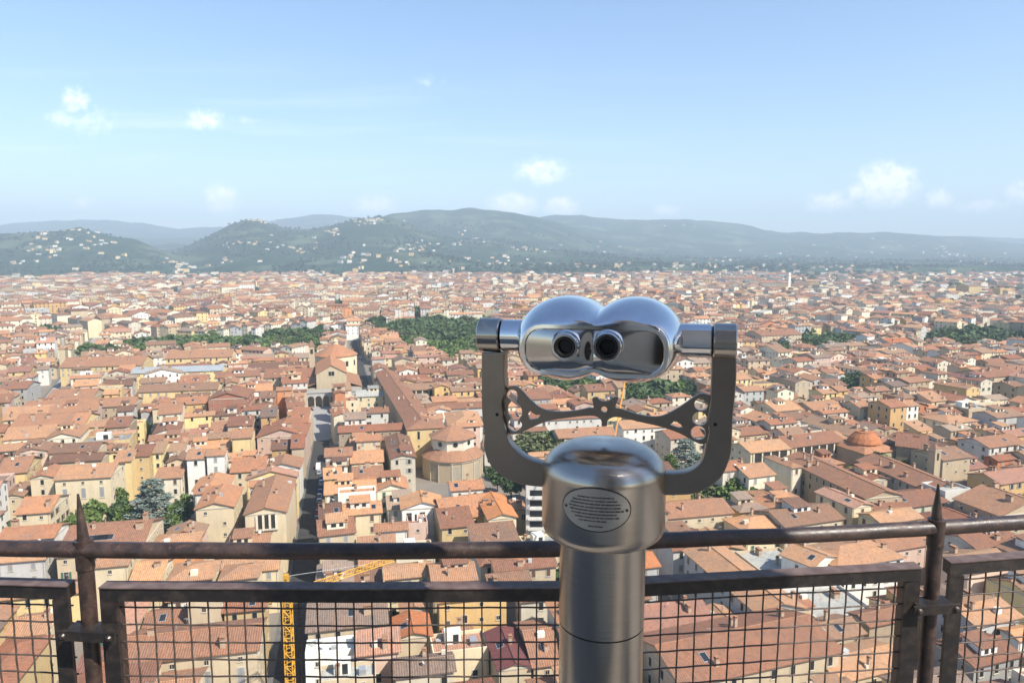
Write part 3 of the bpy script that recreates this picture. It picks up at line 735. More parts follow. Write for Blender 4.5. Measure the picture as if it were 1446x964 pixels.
#@@REALISE
def seen_size(s):
    q = proj(s['x'], s['y'], s['h'])
    if not (-15 < q[0] < 1461 and 300 < q[1] < 985): return 0
    return math.sqrt(s['w'] * s['d'] + max(s['w'], s['d']) * s['h']) / q[2]
for s in ALLB: s['sz'] = seen_size(s)
hand = [s for s in ALLB if s['hand']]; rest = sorted([s for s in ALLB if not s['hand']], key=lambda s: -s['sz'])
NIND = 296 - len(hand); INDIV = hand + rest[:NIND]; MASS = rest[NIND:]
def faces_of(s):
    """outward faces turned to the camera: (name, origin x, y, rot, length)"""
    c, sn = math.cos(s['ang']), math.sin(s['ang']); o = []
    for nm, nx, ny, L, off in (('f', 0, -1, s['w'], s['d'] / 2), ('l', -1, 0, s['d'], s['w'] / 2), ('r', 1, 0, s['d'], s['w'] / 2), ('b', 0, 1, s['w'], s['d'] / 2)):
        wx, wy = nx * c - ny * sn, nx * sn + ny * c
        fx, fy = s['x'] + wx * off, s['y'] + wy * off
        dd = (-fx * wx - fy * wy) / math.hypot(fx, fy)
        if dd > .12: o.append((nm, nx * off, ny * off, math.atan2(nx, -ny), L, dd))
    return o
def make_building(s):
    w_, d_, h, sl, rf = s['w'], s['d'], s['h'], s['sl'], s['roof']
    root = empty('house', (s['x'], s['y'], 0), s['ang']); s['root'] = root
    mb = MB(); wall_geo(mb, rf, w_, d_, h, sl, WM[s['wall']], None, s['rnd'])
    if rf != 'flat' and h > 9:
        for (z0, z1, e_) in ((h - .35, h - .02, .16),):
            mb.box(-w_/2-e_, w_/2+e_, -d_/2-e_, -d_/2-.001, z0, z1, TRIM)
            mb.box(-w_/2-e_, -w_/2-.001, -d_/2+.01, d_/2, z0, z1, TRIM); mb.box(w_/2+.001, w_/2+e_, -d_/2+.01, d_/2, z0, z1, TRIM)
    if not s.get('label') and s['rnd'] > .35:
        for xx in (-w_/2 + .3, w_/2 - .3): mb.tube([(xx, -d_/2 - .09, .2), (xx, -d_/2 - .09, h - .4)], .055, METALR if s['rnd'] > .7 else CHIM, 5)
    wl = mb.build('wall', root)
    V, Fs, rz, zf = roof_shape(rf, w_, d_, h, sl)
    rb = MB(); rb.slab(V, Fs, .2 if rf != 'flat' else .08, RM[s['rc']], None, s['rnd'])
    if rf in ('gf', 'gs') and rz - h > .8:    # ridge tiles
        p = [(V[3][0], 0, rz + .03), (V[2][0], 0, rz + .03)] if rf == 'gf' else [(0, V[1][1], rz + .03), (0, V[2][1], rz + .03)]
        rb.tube(p, .17, RM[s['rc']], 5, rnd=min(1, s['rnd'] + .25))
    q = random.Random(int(s['x'] * 77 + s['y'] * 13))
    # patched fields of newer or older tiles
    if rf in ('gf', 'gs', 'hip') and q.random() < .0: pass
    ro = rb.build('roof', root, uv=True)
    px = proj(s['x'], s['y'], h)[2]
    ncl = min(5, int(q.uniform(.4, 1.2) + w_ * d_ / 150))
    for i in range(ncl):
        x, y = q.uniform(-.4, .4) * w_, q.uniform(-.4, .4) * d_
        inst(CHM[q.randrange(4)], 'chimney', ro, (x, y, zf(x, y)), q.choice([0, math.pi / 2]))
    s['feat'] = ''
    if ncl >= 3: s['feat'] = 'many chimneys'
    if q.random() < .4: x, y = q.uniform(-.3, .3) * w_, q.uniform(-.3, .3) * d_; inst(ANT, 'aerial', ro, (x, y, zf(x, y)), q.uniform(0, 3))
    if rf in ('gf', 'gs') and (q.random() < .35 or s.get('skyl')):       # skylights lying in the slope
        s['feat'] = s['feat'] or 'skylight'
        xs = [q.uniform(-.35, .35) * w_] if not s.get('skyl') else [-.12 * w_, -.06 * w_, 0]
        for x in xs:
            y = -d_ * .25 if rf == 'gf' else q.uniform(-.3, .3) * d_
            if rf == 'gs': x = -w_ * .25
            sw = .6 if not s.get('skyl') else 1.7
            k = MB()
            for (m_, gx, gz) in ((METALR, .12, .07), (GLASS, 0, .1)):
                pts = [(x + a * (sw + gx), y + b * (.9 + gx)) for a, b in ((-1,-1),(1,-1),(1,1),(-1,1))]
                k.slab([(a, b, zf(a, b) + gz) for a, b in pts], [(0,1,2,3)], .1, m_)
            k.build('skylight', ro)
    if rf in ('gf', 'hip', 'gs') and w_ > 6.5 and d_ > 7 and q.random() < .42 and not s.get('label'):   # roof room / terrace
        k = MB(); aw, ad, ah = q.uniform(1.8, 3), q.uniform(1.6, 2.6), q.uniform(1.6, 2.6)
        x, y = q.uniform(-.2, .2) * w_, q.uniform(-.15, .2) * d_; zb = zf(x, y); zt = max(zb, rz - .4) + ah * .55
        k.box(x-aw, x+aw, y-ad, y+ad, zb-1.2, zt, WM[q.choice(['cream', 'pale', 'white', s['wall']])], None, q.random())
        k.box(x-aw*.6, x-aw*.1, y-ad-.04, y-ad+.1, zt-1.5, zt-.5, GLASS); k.box(x+aw*.2, x+aw*.6, y-ad-.04, y-ad+.1, zt-1.5, zt-.5, GLASS)
        k.slab([(x-aw-.35, y-ad-.35, zt-.05), (x+aw+.35, y-ad-.35, zt-.05), (x+aw+.35, y+ad+.35, zt+.75), (x-aw-.35, y+ad+.35, zt+.75)], [(0,1,2,3)], .15, RM[s['rc']], None, q.random())
        k.box(x-aw, x+aw, y+ad-.2, y+ad-.02, zt-.02, zt+.5, WM['cream'])
        k.build('roof_room', ro, uv=True); s['feat'] = 'rooftop room'
    elif rf == 'flat' and not (s.get('label') and s.get('win') != 'balc') :
        k = MB(); k.box(-w_*.25, w_*.05, 0, d_*.3, h+.1, h+2.6, WM['white'], None, .6); k.box(w_*.2, w_*.32, -d_*.2, d_*.1, h+.1, h+1.1, METALR)
        k.box(-w_*.1, 0, -.05, .02, h+.2, h+2.1, GLASS); k.build('stair_head', ro); s['feat'] = 'stair head'
    for i in range(q.choice([0, 1, 1, 2])):
        x, y = q.uniform(-.42, .42) * w_, q.uniform(-.42, .42) * d_; z = zf(x, y); k = MB(); v_ = q.random()
        if v_ < .4: a = q.uniform(.4, .8); k.box(x-a, x+a, y-a*.7, y+a*.7, z-.6, z+q.uniform(.5, 1.1), WM[q.choice(['white', 'pale', 'grey'])], None, q.random())
        elif v_ < .7: k.tube([(x, y, z-.3), (x, y, z+.7)], .03, METALR, 4); k.lathe([(.02, 0), (.3, .06), (.42, .16)], WM['white'], 12, M=Matrix.Translation((x, y, z+.75)) @ Matrix.Rotation(q.uniform(0, 6), 4, 'Z') @ Matrix.Rotation(R(55), 4, 'X'), rnd=1)
        else: k.tube([(x, y, z-.4), (x, y, z+1.1)], .12, METALR, 7)
        k.build('vent_box' if v_ < .4 else 'satellite_dish' if v_ < .7 else 'flue', ro)
    # windows
    style = s.get('win', '?'); n = 0
    if style == '?': style = q.choice(['plain', 'small', 'open_g', 'open_b', 'shut_g', 'shut_y', 'open_y', 'plain', 'small', 'shut_b'])
    fr_ = sorted(faces_of(s), key=lambda f: -f[5])
    cap = 34 if s['hand'] else 18
    for (nm, ox, oy, rz_, L, dd) in fr_:
        if style is None: break
        hh = h
        side = nm in 'lr'
        ca, sa = math.cos(rz_), math.sin(rz_)
        if style == 'loggia' and nm == 'f':
            k = MB(); x0, x1 = -L / 2 * .86, L / 2 * .86
            if rf == 'gs': x0, x1 = -L * .22, L * .26
            k.box(x0, x1, -d_/2-.04, -d_/2+.1, h-4.6, h-.6, DARK)  # dark sheet standing in for the shaded depth behind the piers
            nb = max(3, int((x1 - x0) / 3.4))
            if rf == 'gs': nb = 3
            for i in range(nb + 1):
                xx = x0 + (x1 - x0) * i / nb; k.box(xx-.3, xx+.3, -d_/2-.35, -d_/2-.045, h-4.6, h-.6, WM['pale'])
            k.box(x0-.4, x1+.4, -d_/2-.45, -d_/2-.045, h-5.0, h-4.61, TRIM)
            k.build('loggia', wl); s['feat'] = 'loggia'; continue
        if style == 'balc' and nm == 'f':
            for i in range(6):
                z = h - 3.1 - i * 3.1; k = MB(); k.box(-L*.32, L*.32, -d_/2-.03, -d_/2+.1, z, z+1.9, GLASS)
                k.box(-L*.42, L*.42, -d_/2-1.1, -d_/2-.04, z-.5, z-.3, WM['white']); k.box(-L*.42, L*.42, -d_/2-1.1, -d_/2-1.0, z-.29, z+.5, WM['white'])
                k.build('balcony', wl)
            continue
        if style == 'bigshut' and nm == 'f':
            m = max(3, int(L / 5.2))
            for i in range(m):
                x = -L / 2 + L * (i + .5) / m; inst(WIN['shut_y'], 'window', wl, (x, -d_/2, h - 6.6), 0, (1.25, 1, 1.9)); inst(WIN['small'], 'window', wl, (x, -d_/2, h - 2.0), 0); n += 2
            continue
        if style == 'tall' and nm == 'f':
            for x in (-L * .2, L * .2): inst(WIN['plain'], 'window', wl, (x, -d_/2, h - 4.6), 0, (1, 1, 2)); n += 1
            for x in (-L * .2, L * .2): inst(WIN['small'], 'window', wl, (x, -d_/2, h - 8), 0)
            continue
        if side and not s['hand'] and q.random() < .45: continue
        st = style if style not in ('loggia', 'bigshut', 'tall', 'balc') else 'plain'
        if side and q.random() < .6: st = 'small'
        sp = q.uniform(2.9, 3.9) if st != 'wide' else 4.2; m = max(1, int((L - 1.2) / sp)); rows = s.get('rows', 3)
        for r_ in range(rows):
            stn = st if r_ or st not in ('open_g', 'open_b', 'open_y') or q.random() < .5 else 'small'
            wh = 2.0 if stn != 'arch' else 3.4
            if stn == 'small': wh = 1.5
            z = hh - wh - .45 - r_ * 3.45
            if z < .8: break
            for i in range(m):
                if n >= cap or q.random() < .12: continue
                u = -L / 2 + L * (i + .5) / m
                wx, wy = ox + u * ca, oy + u * sa
                k = stn if q.random() < .8 else q.choice(['plain', 'shut_g' if 'g' in stn[-1] else 'plain', 'small'])
                inst(WIN[k], 'window', wl, (wx, wy, z), rz_); n += 1
    return root
for s in INDIV: make_building(s)
# the remaining thousands, one mass --------------------------------------------
def emit_mass(lst, name, label):
    mb = MB()
    for s in lst:
        M = Matrix.Translation((s['x'], s['y'], s.get('z', 0))) @ Matrix.Rotation(s['ang'], 4, 'Z')
        rr = math.hypot(s['x'], s['y']); wall_geo(mb, s['roof'], s['w'], s['d'], s['h'], s['sl'], WM[s['wall']], M, s['rnd'])
        V, Fs, rz, zf = roof_shape(s['roof'], s['w'], s['d'], s['h'], s['sl'])
        if rr < 900: mb.slab(V, Fs, .22, RM[s['rc']], M, s['rnd'])
        else: mb.add(V, Fs, RM[s['rc']], M, s['rnd'])
        q = random.Random(int(s['x'] * 91 + s['y'] * 7))
        if rr < 1500:
            for i in range(q.choice([0, 1, 2, 3]) if rr < 800 else q.choice([0, 1])):
                x, y = q.uniform(-.4, .4) * s['w'], q.uniform(-.4, .4) * s['d']; z = zf(x, y)
                a = q.uniform(.3, .7); mb.box(x-a, x+a, y-.35, y+.35, z-.5, z+q.uniform(.8, 1.5), CHIM, M, q.random(), False)
            if q.random() < .3:
                x, y, a, b = q.uniform(-.2, .2) * s['w'], q.uniform(-.2, .2) * s['d'], q.uniform(1.4, 2.8), q.uniform(1.2, 2.4)
                zt = rz + q.uniform(.3, 1.6); mb.box(x-a, x+a, y-b, y+b, s['h'], zt, WM[q.choice(['white', 'cream', 'pale'])], M, q.random(), False)
                mb.slab([(x-a-.3,y-b-.3,zt+.02),(x+a+.3,y-b-.3,zt+.02),(x+a+.3,y+b+.3,zt+.5),(x-a-.3,y+b+.3,zt+.5)], [(0,1,2,3)], .15, RM[s['rc']], M, q.random())
                mb.box(x-a*.5, x+a*.3, y-b-.05, y-b+.1, zt-1.4, zt-.5, GLASS, M, .5, False)
        # window openings stand a little proud of the wall as frames and panes
        if rr < 2400:
            for (nm, ox, oy, rz_, L, dd) in faces_of(s):
                if nm in 'lr' and q.random() < .4: continue
                ca, sa = math.cos(rz_), math.sin(rz_); sp = q.uniform(3, 4.2) if rr < 1000 else q.uniform(3.6, 5.5); m = int((L - 1) / sp)
                g = q.choice([GLASS, GLASS, SHG, SHW, SHB])
                for r_ in range(3 if rr < 1000 else 4):
                    z = s['h'] - 2.3 - r_ * 3.4
                    if z < 1: break
                    for i in range(m):
                        if q.random() < .15: continue
                        u = -L/2 + L * (i + .5) / m; e = .06; hw = .5 if rr < 1000 else .65
                        nx, ny = sa, -ca
                        p = [(ox + (u + a) * ca + nx * e, oy + (u + a) * sa + ny * e, z + b) for a, b in ((-hw, 0), (hw, 0), (hw, 1.7), (-hw, 1.7))]
                        mb.add(p, [(0, 1, 2, 3)], g, M)
    o = mb.build(name, uv=True); tag(o, label, 'houses', None, 'stuff'); return o
emit_mass(MASS, 'distant_houses', 'dense mass of small terracotta roofed houses filling the city out to the hills')
# hillside villas
VL = []
rv = random.Random(9)
clusters = [(370,312,34,7,50),(525,312,40,9,60),(470,330,40,16,24),(330,345,60,16,26),(318,368,26,7,12),(560,372,40,9,26),(590,350,50,14,30),(650,345,60,14,24),(740,352,50,12,18),(700,372,60,8,20),
 (130,345,70,14,34),(60,356,60,10,26),(30,372,40,7,14),(130,392,60,6,12),(100,326,24,3,9),(1240,350,120,16,34),(1330,358,80,12,34),(1010,368,90,10,20),(860,350,60,10,12),(1120,360,100,12,20),(940,320,60,6,6),(1400,372,60,8,26),(1180,378,160,7,36),(960,376,70,6,14),(240,372,60,8,14),(420,350,60,12,22)]
def hill_hit(px, py):
    d = ray(px, py); t_ = 2450 / d.y
    while t_ * d.y < 12500:
        x, y, z = d.x * t_, d.y * t_, CAMZ + d.z * t_
        hz_ = hill_z(x, y)
        if hz_ >= z and (hz_ > 3 or z < 1): return (x, y, hz_)
        t_ += 30
    return None
for (cx_, cy_, sx_, sy_, n) in clusters:
    for i in range(int(n * .55)):
        hp = hill_hit(cx_ + rv.gauss(0, .5) * sx_ * rv.choice([.25, 1, .5]), cy_ + rv.gauss(0, .5) * sy_ * rv.choice([.3, 1]))
        if not hp: continue
        x, y, z = hp; sc = 1 + (y - 3000) / 9000
        VL.append(dict(x=x, y=y, z=z - 3, ang=R(rv.uniform(-40, 40)), w=rv.uniform(9, 20) * sc, d=rv.uniform(8, 12) * sc, h=rv.uniform(7, 10) * sc, roof=rv.choice(['gf', 'hip', 'gf', 'flat']),
          wall=rv.choice(['white', 'pale', 'cream', 'white', 'yellow', 'ochre']), rc=rv.choice(roofw + ['whitish']), sl=.3, rnd=rv.uniform(0, .7)))
for i in range(600):
    y = 2750 + 1000 * rv.random() ** 1.5; x = rv.uniform(-.8, .8) * y
    if fbm(x / 220 + 5, y / 260, 3) < .22: continue
    VL.append(dict(x=x, y=y, z=hill_z(x, y) - 2, ang=R(rv.uniform(-40, 40)), w=rv.uniform(12, 26), d=rv.uniform(10, 14), h=rv.uniform(9, 15), roof=rv.choice(['gf', 'hip', 'flat']), wall=rv.choice(['white', 'pale', 'cream', 'yellow']), rc=rv.choice(roofw), sl=.3, rnd=rv.random()))
emit_mass(VL, 'hillside_villas', 'scattered pale villas and hamlets on the wooded hills')
# streets ---------------------------------------------------------------
ASPH = rough_mat('asphalt', (.03, .03, .032), (.05, .05, .05), .6, .9); PAVE = rough_mat('grey_paving', (.24, .24, .24), (.34, .33, .32), .7, .8)
KERB = rough_mat('kerb_stone', (.15, .145, .14), (.10, .10, .095), 1)
def strip(name, p0, p1, hw, z, mat, label, kerb=True):
    a, b = Vector((*p0[:2], 0)), Vector((*p1[:2], 0)); d = (b - a).normalized(); n = Vector((-d.y, d.x, 0)); L = (b - a).length
    M = Matrix.Translation(a) @ Matrix.Rotation(math.atan2(d.y, d.x), 4, 'Z'); mb = MB()
    mb.box(0, L, -hw, hw, z - .004, z, mat, M)
    o = mb.build(name); tag(o, label, None, None, 'structure')
    if kerb:
        for sgn in (-1, 1):
            k = MB(); y0, y1 = sorted((sgn * (hw + .01), sgn * (hw + 1.1))); k.box(0, L, y0, y1, 0, .14, KERB, M); tag(k.build('pavement'), 'narrow raised stone pavement', None, None, 'structure')
strip('street', ST1[0], ST1[1], 3.7, .01, ASPH, 'straight shaded street running to the grey square')
strip('street', ST2[0], ST2[1], 3.0, .01, ASPH, 'narrow street running past the round tribune')
strip('street', aL, bL, 5.2, .01, PAVE, 'pale sunlit street at the far left')
mb = MB(); mb.add([(p.x, p.y, .03) for p in (P(424,624,0), P(474,620,0), P(476,572,0), P(424,576,0))], [(0,1,2,3)], PAVE); tag(mb.build('square_paving'), 'grey paved square at the end of the shaded street', None, None, 'structure')
mb = MB(); mb.lathe([(13, .0), (13, .02)], ASPH, 24, (car_c.x, car_c.y, 0)); tag(mb.build('car_park'), 'small asphalt car park', None, None, 'structure')
#@@LANDMARKS
# ---------------------------------------------------------------- landmarks
EXTRA = []
def poly_prism(mb, pts, z0, z1, mat, top=True, rnd=.5):
    n = len(pts); V = [(x, y, z0) for x, y in pts] + [(x, y, z1) for x, y in pts]
    Fs = [(i, (i + 1) % n, (i + 1) % n + n, i + n) for i in range(n)] + ([tuple(range(n, 2 * n))] if top else [])
    mb.add(V, Fs, mat, None, rnd)
def ngon(r, n=8, rot=R(22.5), c=(0, 0)): return [(c[0] + r * math.cos(rot + 2 * math.pi * k / n), c[1] + r * math.sin(rot + 2 * math.pi * k / n)) for k in range(n)]
def cone_roof(mb, r0, z0, r1, z1, n, mat, rot=R(22.5), t=.25, c=(0, 0)):
    a, b = ngon(r0, n, rot, c), ngon(r1, n, rot, c)
    V = [(x, y, z0) for x, y in a] + [(x, y, z1) for x, y in b]
    mb.slab(V, [(i, (i + 1) % n, (i + 1) % n + n, i + n) for i in range(n)] + [tuple(range(n, 2 * n))], t, mat)
# octagonal church: low ring of chapels, drum with round windows, pyramid roof
oc = empty('octagonal_church', (rot.x, rot.y, 0), TH); tag(oc, 'octagonal church with round drum windows and pyramid roof', 'church'); EXTRA.append(oc)
m_ = MB(); poly_prism(m_, ngon(12.2, 16, R(11.25)), 0, 8.6, WM['tan']); wl_ = m_.build('chapel_ring', oc)
for k in range(16):
    an = R(22.5) * k; n_ = Vector((math.cos(an), math.sin(an), 0)); M = Matrix.Rotation(an + math.pi / 2, 4, 'Z')
    if k % 2: continue
    p = MB(); Mx = Matrix.Translation(n_ * (12.2 * math.cos(R(11.25)))) @ M
    p.box(-1.9, 1.9, -.12, .05, .8, 6.6, WM['stone'], Mx, .7); p.box(-2.2, -1.9, -.3, .05, 0, 8, TRIM, Mx); p.box(1.9, 2.2, -.3, .05, 0, 8, TRIM, Mx); p.build('wall_panel', wl_)
m_ = MB(); poly_prism(m_, ngon(12.6, 16, R(11.25)), 7.9, 8.55, TRIM); m_.build('cornice', oc)
m_ = MB(); cone_roof(m_, 12.9, 8.7, 8.6, 12.1, 16, RM['terracotta'], R(11.25)); m_.build('ring_roof', oc, uv=True)
m_ = MB(); poly_prism(m_, ngon(8.9), 0, 16.6, WM['pale']); dr = m_.build('drum', oc)
for k in range(8):
    an = R(45) * k; Mx = Matrix.Rotation(an, 4, 'Z') @ Matrix.Translation((8.9 * math.cos(R(22.5)), 0, 14.4)) @ Matrix.Rotation(math.pi / 2, 4, 'Y')
    p = MB(); p.lathe([(1.0, -.1), (1.0, .06)], GLASS, 20, M=Mx); p.lathe([(1.25, -.1), (1.25, .03)], TRIM, 20, M=Mx); p.build('round_window', dr)
m_ = MB(); poly_prism(m_, ngon(9.2), 16.1, 16.6, TRIM); m_.build('cornice', dr)
m_ = MB(); cone_roof(m_, 10.1, 16.5, .4, 20.8, 8, RM['terracotta']); m_.build('roof', oc, uv=True)
# basilica: gabled nave, great round tribune, campanile, portico
bs = empty('basilica', (cpos.x, cpos.y, 0), chA); tag(bs, 'beige basilica with a gabled nave and a large octagonal tribune behind the grey portico', 'church'); EXTRA.append(bs)
m_ = MB(); wall_geo(m_, 'gs', 18, 46, 18, .55, WM['tan'], Matrix.Translation((0, 23, 0)), .8); nv = m_.build('nave_wall', bs)
V, Fs, rz, zf = roof_shape('gs', 18, 46, 18, .55); m_ = MB(); m_.slab(V, Fs, .25, RM['orange'], Matrix.Translation((0, 23, 0)), .6); m_.build('nave_roof', bs, uv=True)
inst(WIN['wide'], 'window', nv, (0, 0, 16.5), 0, (1.6, 1, 1.9))
for i in range(5): inst(WIN['plain'], 'window', nv, (9, 6 + i * 8, 14), math.pi / 2, (1.2, 1, 1.2))
for sgn, wd_ in ((-1, 8), (1, 9)):
    m_ = MB(); x0, x1 = sorted((sgn * 9.05, sgn * (9 + wd_))); m_.box(x0, x1, 1, 44, 0, 9, WM['tan'], None, .7); c_ = m_.build('side_chapels', bs)
    m_ = MB(); z_in, z_out = 12.2, 9.1; A_ = (x0 - .4 if sgn < 0 else x0, x1 + .4 if sgn > 0 else x1)
    zz = (z_out, z_in) if sgn < 0 else (z_in, z_out)
    m_.slab([(A_[0], .6, zz[0]), (A_[1], .6, zz[1]), (A_[1], 44.4, zz[1]), (A_[0], 44.4, zz[0])], [(0,1,2,3)], .2, RM['terracotta']); m_.build('chapel_roof', bs, uv=True)
m_ = MB(); tc_ = (4, 60); poly_prism(m_, ngon(14.4, 12, R(15), tc_), 0, 21.5, WM['cream'], True, .9); tr = m_.build('tribune_wall', bs)
for k in range(12):
    an = R(15) + R(30) * (k + .5); Mx = Matrix.Translation((tc_[0], tc_[1], 0)) @ Matrix.Rotation(an + math.pi / 2, 4, 'Z') @ Matrix.Translation((0, -14.4 * math.cos(R(15)), 14.5))
    p = MB(); p.box(-1.0, 1.0, -.06, .1, 0, 3.6, GLASS, Mx); p.box(-1.35, -1.0, -.15, .1, -.3, 3.9, TRIM, Mx); p.box(1.0, 1.35, -.15, .1, -.3, 3.9, TRIM, Mx); p.build('window', tr)
m_ = MB(); cone_roof(m_, 15.1, 21.6, 2.0, 28.6, 12, RM['orange'], R(15), c=tc_); m_.build('tribune_roof', bs, uv=True)
m_ = MB(); m_.lathe([(1.7, 28), (1.7, 30.5), (2.1, 30.6), (.1, 32.2)], WM['cream'], 8, (tc_[0], tc_[1], 0)); m_.build('tribune_lantern', bs)
m_ = MB(); m_.box(-13.5, -10, 40, 43.5, 0, 30, WM['tan'], None, .7); m_.add([(-13.9,39.6,30),(-9.6,39.6,30),(-9.6,43.9,30),(-13.9,43.9,30),(-11.75,41.75,34.5)], [(0,1,4),(1,2,4),(2,3,4),(3,0,4)], RM['brown']); tw_ = m_.build('bell_tower', bs)
m_ = MB(); m_.box(-12.6, -10.9, 39.9, 40.2, 25, 28, DARK); m_.build('bell_opening', tw_)
po = empty('portico', (PORT[0].x, PORT[0].y, 0), math.atan2(pu.y, pu.x)); PL = (PORT[1] - PORT[0]).length; tag(po, 'long grey arcaded portico across the end of the grey square', 'portico'); EXTRA.append(po)
m_ = MB(); m_.box(0, PL, 0, 7, 8.2, 9.2, WM['grey'], None, .8); m_.box(-.2, PL + .2, -.4, 0-.002, 8.9, 9.4, TRIM); m_.box(-.3, PL + .3, -.3, 7.3, 9.41, 9.6, RM['concrete']); m_.build('entablature', po)
m_ = MB(); m_.box(0, PL, 5.9, 6.2, 0, 8.2, WM['tan']); m_.build('back_wall', po)
NA = 9
for i in range(NA + 1):
    x = PL * i / NA; m_ = MB(); m_.lathe([(.5, 0), (.42, .4), (.36, 4.6), (.55, 5.0)], TRIM, 10, (x, .6, 0)); m_.build('column', po)
m_ = MB()
for i in range(NA):
    x0, x1 = PL * i / NA, PL * (i + 1) / NA; cxm, rr_ = (x0 + x1) / 2, (x1 - x0) / 2 - .3; arc = [(cxm + rr_ * math.cos(t_), 5.0 + rr_ * .95 * math.sin(t_)) for t_ in np.linspace(math.pi, 0, 13)]
    for a, b in zip(arc, arc[1:]): m_.add([(a[0], .1, a[1]), (b[0], .1, b[1]), (b[0], .1, 8.2), (a[0], .1, 8.2), (a[0], 1.1, a[1]), (b[0], 1.1, b[1])], [(0,1,2,3), (0,4,5,1)], WM['grey'])
    m_.box(x0, x0 + .3, .1, 1.1, 5.0, 8.2, WM['grey']); m_.box(x1 - .3, x1, .1, 1.1, 5.0, 8.2, WM['grey'])
m_.build('arches', po)
# low domed church on the right
dc = empty('domed_church', tuple(dome_c), R(20)); tag(dc, 'small church with a squat red dome on a tan block, above the tan wing', 'church'); EXTRA.append(dc)
m_ = MB(); m_.box(-8, 8, -8, 8, 0, 14.6, WM['tan'], None, .6); bw = m_.build('wall', dc)
m_ = MB(); cone_roof(m_, 11.9, 14.8, 8.0, 16.4, 4, RM['orange'], R(45)); m_.build('block_roof', dc, uv=True)
m_ = MB(); poly_prism(m_, ngon(5.9, 12, 0), 14, 17.2, WM['orange'], True, .3); m_.build('drum', dc)
m_ = MB(); m_.lathe([(6.3, 17.1), (6.2, 17.4), (5.2, 18.9), (3.9, 20.2), (3.2, 20.8), (3.2, 21.1)], RM['bright'], 16); m_.build('dome', dc, uv=True)
m_ = MB(); m_.lathe([(.9, 21), (.9, 22.3), (1.1, 22.35), (.05, 23.2)], WM['tan'], 8); m_.build('lantern', dc)
for x in (-4, 4): inst(WIN['arch'], 'window', bw, (x, -8, 9), 0)
bt = empty('bell_tower', tuple(bell_c), R(20)); tag(bt, 'slim square stone bell tower standing behind the right rail spike', 'tower'); EXTRA.append(bt)
m_ = MB(); m_.box(-1.4, 1.4, -1.4, 1.4, 0, 21.5, WM['tan'], None, .5); m_.box(-1.6, 1.6, -1.6, 1.6, 21.51, 21.9, TRIM); sh = m_.build('shaft', bt)
m_ = MB(); m_.add([(-1.7,-1.7,21.95),(1.7,-1.7,21.95),(1.7,1.7,21.95),(-1.7,1.7,21.95),(0,0,23.6)], [(0,1,4),(1,2,4),(2,3,4),(3,0,4)], RM['brown']); m_.build('roof', bt)
m_ = MB(); m_.box(-.5, .5, -1.43, -1.3, 18, 20.6, DARK); m_.build('bell_opening', sh)
ft = Vector((390 / 1000 * 1500, 1500, 0)); tow = empty('white_tower', tuple(ft), R(10)); tag(tow, 'thin pale tower rising far off in the right part of the city', 'tower'); EXTRA.append(tow)
m_ = MB(); m_.box(-2.6, 2.6, -2.6, 2.6, 20, 52, WM['white'], None, .8); m_.box(-3.1, 3.1, -3.1, 3.1, 46, 47, TRIM); m_.build('shaft', tow)
m_ = MB(); m_.box(-11, 11, -8, 8, 0, 22, WM['yellow'], None, .9); m_.build('base_block', tow)
# ---------------------------------------------------------------- trees
def leaf_cloud(kind, seed, n, cards):
    q = np.random.RandomState(seed); L = []
    if kind == 'cedar':
        for i in range(n):
            lay = q.randint(0, 11); z = .18 + lay * .075; r = (1.08 - (z - .1)) * .56 * (.35 + .65 * math.sqrt(q.rand())) * (1 + .22 * math.sin(lay * 2.1 + q.rand())); a = q.rand() * 6.283
            r *= 1 + .18 * math.sin(a * 5 + lay * 1.7)
            L.append((r * math.cos(a), r * math.sin(a), z - r * .16 + q.randn() * .012))
    elif kind == 'tall':
        for i in range(n):
            z = q.rand(); r = .16 * math.sin(min(1, z * 1.15 + .08) * math.pi) ** .6 * (.6 + .4 * q.rand()); a = q.rand() * 6.283
            L.append((r * math.cos(a), r * math.sin(a), .1 + z * .9))
    else:
        lobes = [(0, 0, .62, .34)] + [(.30 * math.cos(a) * q.uniform(.7, 1.15), .30 * math.sin(a) * q.uniform(.7, 1.15), q.uniform(.42, .78), q.uniform(.15, .25)) for a in np.linspace(0, 6.283, 8)[:-1]] + [(q.uniform(-.12, .12), q.uniform(-.12, .12), .84, .16)]
        for i in range(n):
            lb = lobes[q.randint(len(lobes))]; v = q.randn(3); v /= np.linalg.norm(v); rr_ = lb[3] * (.62 + .42 * q.rand() ** .6)
            L.append((lb[0] + v[0] * rr_, lb[1] + v[1] * rr_, max(.16, lb[2] + v[2] * rr_ * .85)))
    return L
def crown_mesh(kind, seed, n, size, mat):
    q = np.random.RandomState(seed + 50); mb = MB()
    for (x, y, z) in leaf_cloud(kind, seed, n, True):
        a = q.randn(3); a /= np.linalg.norm(a); b = np.cross(a, q.randn(3)); b /= np.linalg.norm(b); s_ = size * q.uniform(.6, 1.35)
        if kind == 'cedar': a[2] *= .35; b[2] *= .35
        c = np.array((x, y, z)); mb.add([c - a * s_ - b * s_ * .6, c + a * s_ - b * s_ * .5, c + a * s_ * .8 + b * s_ * .7, c - a * s_ * .9 + b * s_ * .6], [(0, 1, 2, 3)], mat, None, q.rand())
    return mb.data('crown')
